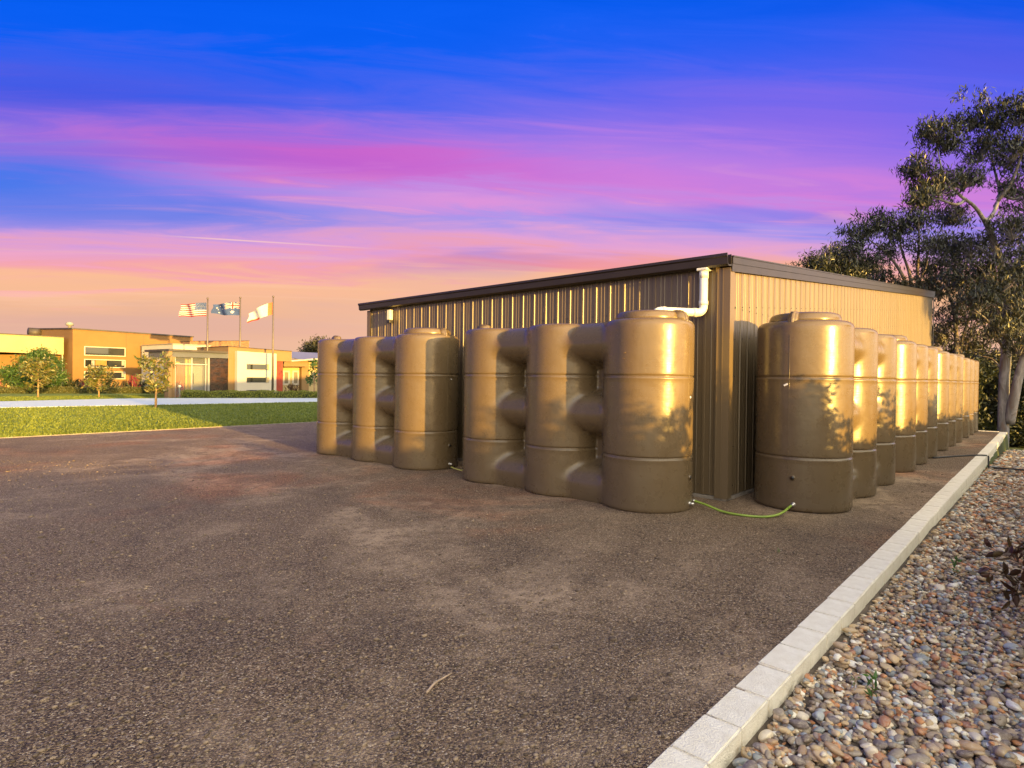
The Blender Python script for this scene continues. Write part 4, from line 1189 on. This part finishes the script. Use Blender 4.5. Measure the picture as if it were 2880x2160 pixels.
# bushy green tree by the left wing
gb = xy(95, 40.0)
bush_tree('conifer_like_tree', 'bushy dark green feathery tree against the low cream wall', gb,
          [clump_px(108, 1005, 40, 24), clump_px(70, 1035, 40, 36, 1.3), clump_px(135, 1030, 40, 34, 1.3), clump_px(95, 1060, 39.6, 50, 1.8), clump_px(30, 1055, 40.2, 26, 0.6), clump_px(150, 1062, 39.7, 26, .7)],
          L_GREEN, 0.26, 0.22, 1500, 26, 0.22, M_DBARK, 0.09, -0.1)


def hedge(name, lab, P0, P1, wid, h, m_leaf, n_, leaf, core):
    P0, P1 = Vector(P0), Vector(P1); d = (P1-P0); L = d.length; d.normalize(); nrm = Vector((-d.y, d.x, 0))
    t = thing(name, lab, 'hedge', P0, math.atan2(d.y, d.x))
    MB().box(0.05, L-0.05, -wid/2+0.05, wid/2-0.05, 0, h-0.06).build('core', core, t)
    s = rng.random(n_)*L; f = rng.random(n_); y = rng.uniform(-wid/2, wid/2, n_); z = rng.uniform(0.02, h, n_)
    top = f < 0.4; z[top] = h+rng.normal(size=top.sum())*0.02
    fr = (f >= 0.4) & (f < 0.85); y[fr] = -wid/2*np.sign(1)+rng.normal(size=fr.sum())*0.02
    bk = f >= 0.85; y[bk] = wid/2+rng.normal(size=bk.sum())*0.02
    z += 0.03*np.sin(s*3.1)+0.02*np.sin(s*7.7)
    me = leaf_mesh('foliage', np.stack([s, y, z], 1), leaf, leaf*0.6, m_leaf, -0.3, 1.0)
    link(bpy.data.objects.new('foliage', me), t); return t


M_CORE = mat('hedge_core', (0.03, 0.04, 0.012), 0.9, 0.3, 8, 0.8, 30)
hedge('hedge', 'clipped bright green hedge in front of the flagpoles', xy(512, 34.4), xy(1000, 37.2), 0.7, 0.42, L_HEDGE, 9000, 0.075, M_CORE)
hedge('hedge', 'low dark brownish hedge below the tan house wall', xy(-60, 38.2), xy(474, 42.2), 0.7, 0.42, L_DHEDGE, 9000, 0.085, M_CORE)


def strappy(name, lab, px, depth, h, n_, m_leaf, leaf, rad, group=None):
    base = xy(px, depth); t = thing(name, lab, 'plant', base, rng.random()*6, group)
    P = rng.normal(size=(n_, 3))*np.array([rad, rad, 0]); P[:, 2] = rng.random(n_)*h*0.7+0.1*h+leaf*0.3
    dirs = P*np.array([1.2, 1.2, 0]); dirs[:, 2] = 0.5
    link(bpy.data.objects.new('foliage', leaf_mesh('foliage', P, leaf, leaf*0.2, m_leaf, -0.6, 0.35, dirs=dirs)), t)
    b = MB()
    for k in range(4): b.tube([(0, 0, -0.02), (rng.normal()*.05, rng.normal()*.05, h*0.5), (rng.normal()*rad*0.5, rng.normal()*rad*0.5, h*0.85)], [0.02, 0.015, 0.008], 5, False)
    b.build('stem', M_WOOD, t)


for px, hh_ in ((190, 0.9), (205, 0.75), (310, 0.8), (365, 0.75), (398, 0.85), (60, 0.8), (130, 0.75)):
    strappy('strappy_plant', 'dark green strappy clump growing behind the low hedge', px, 41.9+px*0.0022, hh_, 90, L_BUSH, 0.45, 0.28, 'strappy plants behind the hedge')
strappy('cordyline', 'crimson cordyline beside the young magnolia at the windows', 243, 41.9, 1.15, 60, L_CORD, 0.38, 0.16)
strappy('cordyline', 'crimson cordyline at the tan wall near the white block', 376, 42.0, 1.45, 60, L_CORD, 0.38, 0.14)
strappy('cordyline', 'crimson cordyline at the end of the cream wing', 4, 40.5, 1.35, 80, L_CORD, 0.42, 0.18)
strappy('cordyline', 'dark red cordyline beside the orange front door', 499, 35.2, 1.0, 50, L_CORD, 0.34, 0.12)
strappy('cordyline', 'purple-leaved shrub below the pair of small wing windows', 823, 41.2, 0.85, 90, L_RED, 0.34, 0.26)
bl = thing('path_light', 'small white bollard light by the front door', 'light', xy(505, 34.9))
MB().lathe([(0.04, 0), (0.04, 0.62), (0.09, 0.64), (0.09, 0.72), (0.02, 0.76)], 12).build('bollard', M_LABEL, bl)

# distant trees behind the house wing
fb_ = xy(885, 75)
bush_tree('distant_tree', 'rounded dark tree showing above the grey tin roof', fb_, [clump_px(890, 975, 75, 26, 1.4), clump_px(868, 990, 75, 18, .8), clump_px(925, 985, 76, 24, 1.2)], L_GUM2, 0.34, 0.35, 1500, 30, 0.42, M_DBARK, 0.2, 0.2)

# ---- gum trees on the right
GD = 17.6
gbase = at(2822, 1150, GD); gbase.z = bed_z(16)-0.08
def gp_(px, py, dj=0.0): return at(px, py, GD+dj)
limbs = [([gbase+Vector((0, 0, -0.1)), gp_(2822, 1180), gp_(2824, 1080), gp_(2832, 960), gp_(2834, 860)], 0.15, 0.115),
         ([gp_(2834, 870), gp_(2824, 780, .1), gp_(2800, 700, .1), gp_(2783, 645), gp_(2768, 615)], 0.115, 0.075),
         ([gp_(2770, 622), gp_(2740, 580, -.3), gp_(2694, 544, -.6), gp_(2655, 490, -.8), gp_(2636, 420, -.7)], 0.06, 0.014),
         ([gp_(2715, 562, -.4), gp_(2690, 575, -.7), gp_(2640, 560, -1.0), gp_(2600, 545, -1.1)], 0.05, 0.015),
         ([gp_(2772, 625), gp_(2796, 595, .3), gp_(2811, 544, .5), gp_(2800, 490, .8), gp_(2786, 430, .9), (gp_(2775, 350, 1.0))], 0.06, 0.014),
         ([gp_(2806, 565, .4), gp_(2840, 520, .2), gp_(2868, 450, 0), gp_(2890, 360, -.2)], 0.06, 0.015),
         ([gp_(2812, 540, .5), gp_(2850, 560, .9), gp_(2890, 540, 1.2), gp_(2950, 500, 1.4)], 0.05, 0.015),
         ([gp_(2838, 1190, -.1), gp_(2852, 1120, -.3), gp_(2870, 1040, -.4), gp_(2905, 930, -.5), gp_(2930, 800, -.3), gp_(2925, 680, 0), gp_(2900, 600, 0)], 0.14, 0.05),
         ([gp_(2815, 745, .1), gp_(2760, 700, .5), gp_(2720, 690, .8), gp_(2680, 680, 1.0)], 0.05, 0.015),
         ([gp_(2822, 980), gp_(2800, 940, -.5), gp_(2776, 900, -.7), gp_(2740, 870, -.9)], 0.045, 0.012),
         ([gp_(2828, 1050), gp_(2790, 1010, .4), gp_(2750, 1000, .6)], 0.03, 0.01)]
cl = [clump_px(2625, 375, GD, 52, 1.0, .75, -.7), clump_px(2665, 400, GD, 40, .7, .8, -.5), clump_px(2580, 470, GD, 42, .9, .8, -1.0), clump_px(2640, 520, GD, 60, 1.2, .75, -.9),
      clump_px(2595, 555, GD, 48, .9, .7, -1.2), clump_px(2710, 505, GD, 52, 1.0, .8, -.4), clump_px(2760, 420, GD, 62, 1.2, .8, .8), clump_px(2735, 335, GD, 48, .9, .8, 1.0), clump_px(2800, 330, GD, 60, 1.2, .8, .6),
      clump_px(2865, 320, GD, 60, 1.2, .8, 0), clump_px(2850, 420, GD, 60, 1.1, .8, -.2), clump_px(2920, 420, GD, 80, 1.4, .8, .2), clump_px(2900, 560, GD, 70, 1.2, .8, 1.0), clump_px(2830, 520, GD, 40, .5, .8, .5),
      clump_px(2680, 610, GD, 55, .9, .6, .9), clump_px(2730, 690, GD, 62, 1.1, .7, .9), clump_px(2850, 640, GD, 60, 1.1, .8, -.6), clump_px(2890, 740, GD, 80, 1.5, .8, -.3), clump_px(2960, 640, GD, 90, 1.3, .8, 0), clump_px(2800, 800, GD, 55, .8, .9, -.7), clump_px(2862, 860, GD, 60, 1.0, .9, -.7), clump_px(2750, 850, GD, 52, .8, .9, -.8), clump_px(2705, 770, GD, 50, .7, .8, .2), clump_px(2815, 915, GD, 44, .6, .9, -.8), clump_px(2868, 970, GD, 44, .6, .9, -.7), clump_px(2775, 755, GD, 46, .6, .8, -.5), clump_px(2700, 270, GD, 14, .06, .8, .8), clump_px(2755, 268, GD, 20, .12, .8, .8)]
GUM = bush_tree('gum_tree', 'tall gum tree with smooth pale mottled trunks at the kerb end', gbase, cl, L_GUM, 0.175, 0.19, 980, 24, 0.13, M_BARK, 0.2, 1.1, limbs=limbs)

# second line of gums behind the shed
def gum2(lab, px, depth, clumps, trunk, nn=720, leafm=L_GUM, subs=20, leaf=0.24, sig=0.19):
    base = xy(px, depth); base.z = -0.65
    lm = []
    for tr in trunk: lm.append(([base+Vector((rng.normal()*.1, rng.normal()*.1, -0.1))]+[at(a, b_, depth+d_) for a, b_, d_ in tr[0]], tr[1], tr[2]))
    bush_tree('gum_tree', lab, base, [clump_px(a, b_, depth, r_, wg, .75, d_) for a, b_, r_, wg, d_ in clumps], leafm, leaf, 0.2, nn, subs, sig, M_DBARK, 0.15, 1.0, limbs=lm)


gum2('many-stemmed gum rising behind the high end of the shed roof', 2545, 25,
     [(2420, 650, 46, 1.1, 0), (2470, 625, 40, .9, .5), (2400, 700, 40, .8, -.6), (2530, 640, 52, 1.2, .6), (2580, 610, 50, 1.1, .2), (2505, 700, 40, .8, .5), (2600, 680, 50, 1.0, -.5), (2455, 730, 32, .5, -.5),
      (2490, 780, 28, .4, .3), (2620, 750, 46, .9, .4), (2530, 800, 30, .4, .2), (2450, 800, 24, .3, .2), (2600, 820, 40, .7, 0)],
     [([(2570, 900, 0), (2545, 790, 0), (2500, 720, .3), (2440, 670, 0)], .12, .02), ([(2572, 900, 0), (2560, 780, .2), (2535, 700, .4), (2530, 640, .5)], .10, .02), ([(2578, 900, .1), (2580, 760, .2), (2585, 680, 0), (2582, 610, 0)], .11, .02),
      ([(2560, 860, .2), (2520, 790, .3), (2480, 755, .2), (2450, 735, -.3)], .06, .015), ([(2480, 860, .2), (2470, 800, .1), (2465, 730, 0)], .05, .01), ([(2580, 830, 0), (2605, 750, -.2), (2612, 690, -.3)], .06, .015)])
gum2('low rounded gum crown peeping over the middle of the shed roof', 2330, 33,
     [(2300, 740, 30, .9, 0), (2345, 725, 34, 1.0, .4), (2385, 745, 34, 1.0, 0), (2320, 775, 30, .8, .3), (2370, 790, 30, .8, 0), (2412, 770, 30, .7, .2), (2242, 752, 8, .08, 0), (2430, 760, 30, .7, .5)],
     [([(2340, 950, 0), (2345, 800, 0), (2350, 740, 0)], .13, .03), ([(2350, 850, 0), (2320, 790, .2), (2305, 745, 0)], .07, .02)], 1400, leaf=0.26, sig=0.3)
gum2('dense olive-green gum between the shed end and the pale trunks', 2700, 22.5,
     [(2700, 730, 62, 1.2, 0), (2650, 800, 60, 1.3, .4), (2740, 800, 60, 1.2, .3), (2690, 880, 62, 1.3, 0), (2780, 870, 56, 1.0, .5), (2650, 940, 46, 1.1, .2), (2760, 950, 56, 1.0, 0), (2660, 690, 40, .6, .5), (2840, 820, 60, 1.0, .6), (2850, 920, 60, 1.0, .4), (2695, 985, 44, .8, .3)],
     [([(2690, 1080, 0), (2690, 960, 0), (2680, 860, .2), (2655, 800, .2)], .13, .03), ([(2700, 1000, 0), (2730, 880, .2), (2745, 800, .2)], .09, .02), ([(2690, 900, .1), (2700, 800, 0), (2700, 730, 0)], .07, .02), ([(2720, 960, 0), (2790, 900, .3), (2850, 850, .4)], .06, .02)], 950, L_GUM2, 26, 0.20, 0.17)
gum2('tall dark gum at the right behind the pale trunks', 2920, 23,
     [(2880, 760, 70, 1.2, 0), (2940, 840, 80, 1.2, 0), (2870, 880, 60, 1.2, .4), (2900, 980, 70, 1.3, 0), (2980, 980, 80, 1.0, 0), (2820, 700, 50, .8, .5), (2960, 700, 80, 1.2, 0), (2850, 1000, 50, 0.8, .2), (3050, 850, 90, 1.2, 0)],
     [([(2920, 1080, 0), (2915, 900, 0), (2890, 780, 0)], .16, .03), ([(2920, 980, 0), (2960, 850, 0), (2965, 720, 0)], .10, .03)], 900, L_GUM, 26, 0.21, 0.18)
# dark undergrowth below them
def under(lab, px, depth, clumps, n_=1500, ml=L_BUSH):
    base = xy(px, depth); base.z = -0.7
    bush_tree('undergrowth_bush', lab, base, [clump_px(a, b_, depth, r_, wg, .8, d_) for a, b_, r_, wg, d_ in clumps], ml, 0.15, 0.34, n_, 22, 0.20, M_DBARK, 0.03, 0.2, 'bush')


under('dark bush directly behind the last water tank', 2670, 19.5, [(2660, 1060, 45, 1.2, 0), (2700, 1110, 50, 1.4, .3), (2660, 1160, 45, 1.2, 0), (2730, 1050, 45, 1.0, .6), (2720, 1180, 50, 1.2, .2)])
under('olive bush to the left of the pale trunk base', 2765, 20.5, [(2770, 1080, 50, 1.3, .3), (2760, 1150, 50, 1.4, 0), (2790, 1030, 46, 1.0, .5), (2770, 1200, 46, 1.2, 0), (2740, 1010, 36, .7, .3)], ml=L_GUM2)
under('dark bush behind the leaning pale trunk', 2880, 19.5, [(2870, 1080, 56, 1.3, .3), (2880, 1160, 60, 1.5, 0), (2900, 1220, 60, 1.5, -.4), (2860, 1240, 44, 1.2, -.6), (2940, 1130, 70, 1.2, 0), (2960, 1220, 70, 1.2, -.5)])
under('broad dark thicket filling the view beyond the gum trunks', 2800, 30, [(2660, 1010, 50, 1.2, 0), (2740, 1040, 60, 1.4, 0), (2830, 1030, 60, 1.4, 0), (2700, 1090, 60, 1.4, 0), (2790, 1110, 60, 1.4, 0), (2880, 1090, 60, 1.4, 0), (2640, 1090, 46, 1, 0), (2960, 1060, 70, 1.4, 0)], 1300)


# ---- shrubs along the far side of the stone bed (they throw the dappled shade)
def shrub(seed, h, ml, name, lab):
    r_ = np.random.default_rng(seed); t = thing(name, lab, 'shrub'); b = MB(); Ps, Ds = [], []
    for k in range(15):
        a = r_.random()*6.283; lean = r_.uniform(0.05, 0.42)*h; zt = h*r_.uniform(0.55, 1.0)
        tip = Vector((math.cos(a)*lean, math.sin(a)*lean, zt)); p1 = Vector((tip.x*0.35, tip.y*0.35, zt*0.5))
        pts_ = smooth_path([(r_.normal()*.05, r_.normal()*.05, -0.05), p1, tip], 6); b.tube(pts_, [0.011-0.0007*i for i in range(len(pts_))], 6, False)
        for i, p in enumerate(pts_[3:]):
            for q in range(6):
                d = Vector((r_.normal(), r_.normal(), r_.normal()*0.4+0.35)).normalized(); e_ = p+d*r_.uniform(0.08, 0.24)
                b.tube([p, e_], [0.004, 0.002], 4, False)
                for s in range(4): Ps.append((p+(e_-p)*(0.3+0.23*s))[:]); Ds.append(d[:])
    b.build('stems', M_DBARK, t)
    Ps = np.array(Ps); Ps = Ps+r_.normal(size=Ps.shape)*0.025
    # dense low mound
    nm = 2600; q = r_.normal(size=(nm, 3)); q /= np.linalg.norm(q, axis=1)[:, None]; q *= (r_.random(nm)**0.4)[:, None]
    q = q*np.array([0.55, 0.55, 0.46])+np.array([0, 0, 0.50]); Ps = np.concatenate([Ps, q]); Ds += [tuple(x) for x in (q-np.array([0, 0, 0.3]))]
    link(bpy.data.objects.new('foliage', leaf_mesh('foliage', Ps, 0.095, 0.038, ml, -0.1, 0.9, dirs=np.array(Ds), fold=0.12, oval=True)), t)
    return t


SHL = 'leafy bronze-green garden shrub on the far side of the stone bed'
sh1 = shrub(1, 1.35, L_RED, 'garden_shrub', SHL); sh2 = shrub(2, 1.58, L_BUSH, 'garden_shrub', SHL); sh3 = shrub(3, 1.15, L_RED, 'garden_shrub', SHL)
first = {0: sh1, 1: sh2, 2: sh3}; used = set()
k = 0
for v in list(np.arange(-3.2, 17, 0.85)):
    j = (k*2+int(k/3)) % 3
    o = first[j] if j not in used else copy_tree(first[j]); used.add(j)
    u = -3.60-0.35*((k*7) % 3)/2-(0.35 if v > 8 else 0)
    o.location = W(u, v+0.2*math.sin(k*2.3), bed_z(v)-0.04); o.rotation_euler = (0, 0, k*2.1)
    sc_ = 0.92+0.16*((k*5) % 4)/3; o.scale = (sc_, sc_, sc_*(0.95 if v < 9 else 0.9))
    o['group'] = 'garden shrubs along the stone bed'; k += 1
for (vx, ux, zs2, rz2) in ((-0.9, -3.75, 1.12, 0.7), (2.9, -3.9, 0.95, 4.4)):
    o = copy_tree(first[1]); o.location = W(ux, vx, bed_z(vx)-0.04); o.rotation_euler = (0, 0, rz2); o.scale = (0.8, 0.8, zs2); o['group'] = 'garden shrubs along the stone bed'
hedge('hedge', 'long dense unseen hedge added behind the garden shrubs to shade the yard', W(-5.6, -34, bed_z(-10)-0.02), W(-5.6, 10, bed_z(9)-0.02), 0.9, 1.02, L_BUSH, 16000, 0.12, M_CORE)  # added out of view to keep the low sun off the asphalt
# the red-leaved shrub whose twigs reach into the picture
rs = thing('red_leaved_shrub', 'low shrub with dark red and green leaves arching over the river stones', 'shrub', at(2990, 1700, 3.9)*1.0)
B0 = rs.location.copy(); B0.z = bed_z(-0.6); rs.location = B0
b = MB(); Ps, Ds = [], []
for path_ in ([(2990, 1760, 0), (2930, 1660, 0), (2860, 1625, -.1), (2790, 1612, -.15), (2735, 1605, -.15)], [(2990, 1750, 0), (2900, 1610, .1), (2840, 1570, .1), (2785, 1545, .15)], [(2990, 1760, 0), (2920, 1670, -.2), (2870, 1640, -.3), (2845, 1690, -.3)],
              [(2990, 1740, 0), (2930, 1580, .2), (2880, 1540, .3), (2850, 1545, .3)], [(2990, 1750, .1), (2960, 1560, .3), (2950, 1450, .4)], [(3000, 1750, .1), (3050, 1560, .1), (3080, 1450, 0)]):
    pts_ = smooth_path([at(a, b_, 3.9+d_)-B0 for a, b_, d_ in path_], 6); b.tube(pts_, [0.007-0.005*i/len(pts_) for i in range(len(pts_))], 6, False)
    for i, p in enumerate(pts_[6:]):
        for q in range(2):
            if rng.random() < 0.6:
                d = Vector((rng.normal(), rng.normal()*0.6, rng.normal()*0.9)).normalized(); Ps.append((p+d*0.045)[:]); Ds.append((d*2.0)[:])
b.build('stems', M_TWIG, rs)
link(bpy.data.objects.new('foliage', leaf_mesh('foliage', Ps, 0.088, 0.042, L_RED, 0.15, 0.4, dirs=Ds, fold=0.14, oval=True)), rs)


# unseen gums added sunward to keep the kerb-end gum in shade
def shade_gum(seed, lab):
    t = thing('shade_gum', lab, 'tree'); r_ = np.random.default_rng(seed); b = MB(); Ps = []
    b.tube(smooth_path([(0, 0, -0.2), (0.2, 0.1, 3), (0.1, -0.2, 6), (0.3, 0, 9)], 5), [0.24-0.011*i for i in range(16)], 10)
    for k in range(16):
        z0 = r_.uniform(4.8, 9); a = r_.random()*6.28; rr = r_.uniform(1.0, 3.0); tip = Vector((math.cos(a)*rr, math.sin(a)*rr, z0+r_.uniform(0.6, 2.6)))
        b.tube([(0.2, 0, z0-0.6), tip*0.5+Vector((0.1, 0, z0*0.5)), tip], [0.06, 0.035, 0.012], 6, False)
        P, S = clump_points(tip, (1.05, 1.05, 0.8), 1100, 14, 0.26); Ps.append(P)
        for s in S: twig_to(b, tip-Vector((0, 0, .4)), s, 0.014, 0.004)
    b.build('trunk', M_BARK, t)
    link(bpy.data.objects.new('crown', leaf_mesh('crown', np.concatenate(Ps), 0.24, 0.07, L_GUM, 1.0, 0.7)), t)
    return t


tg = None
for k, (p_, q_) in enumerate([(25.4, 7.0), (22.6, 11.0), (28.5, 8.0), (25.6, 13.0)]):
    if tg is None: tg = shade_gum(5, 'tall high-crowned gum tree added out of view to shade the kerb-end gum'); o = tg
    else: o = copy_tree(tg)
    o.location = (p_*0.786+q_*0.616, p_*0.616-q_*0.786, -0.6); o.rotation_euler = (0, 0, k*1.7); o.scale = (1, 1, 1.0+0.06*k)
    o['group'] = 'added shade gums on the sunny side'


# weeds
def weed(lab, px, py, z, h, n_):
    base = gnd(px, py, z); t = thing('weed', lab, 'weed', base); b = MB(); b.tube([(0, 0, -0.02), (0.005, 0, h*0.5), (0.0, 0.005, h*0.9)], [0.003, 0.0025, 0.0015], 5, False); b.build('stem', M_WOOD, t)
    P = rng.normal(size=(n_, 3))*h*0.16; P[:, 2] = rng.random(n_)*h; d = P*np.array([3, 3, 0])/h; d[:, 2] = 0.5
    link(bpy.data.objects.new('foliage', leaf_mesh('foliage', P, h*0.35, h*0.13, L_WEED, -0.2, 0.35, dirs=d)), t)


weed('upright green weed growing between the river stones', 2452, 1960, -0.03, 0.11, 26)
weed('tiny green seedling beside the taller weed in the stones', 2402, 1925, -0.03, 0.045, 12)
weed('small grey-green weed in the stones near the red-leaved shrub', 2690, 1605, -0.04, 0.10, 24)
weed('tiny green weed on the asphalt near the tank corner', 2190, 1556, 0.0, 0.04, 16)
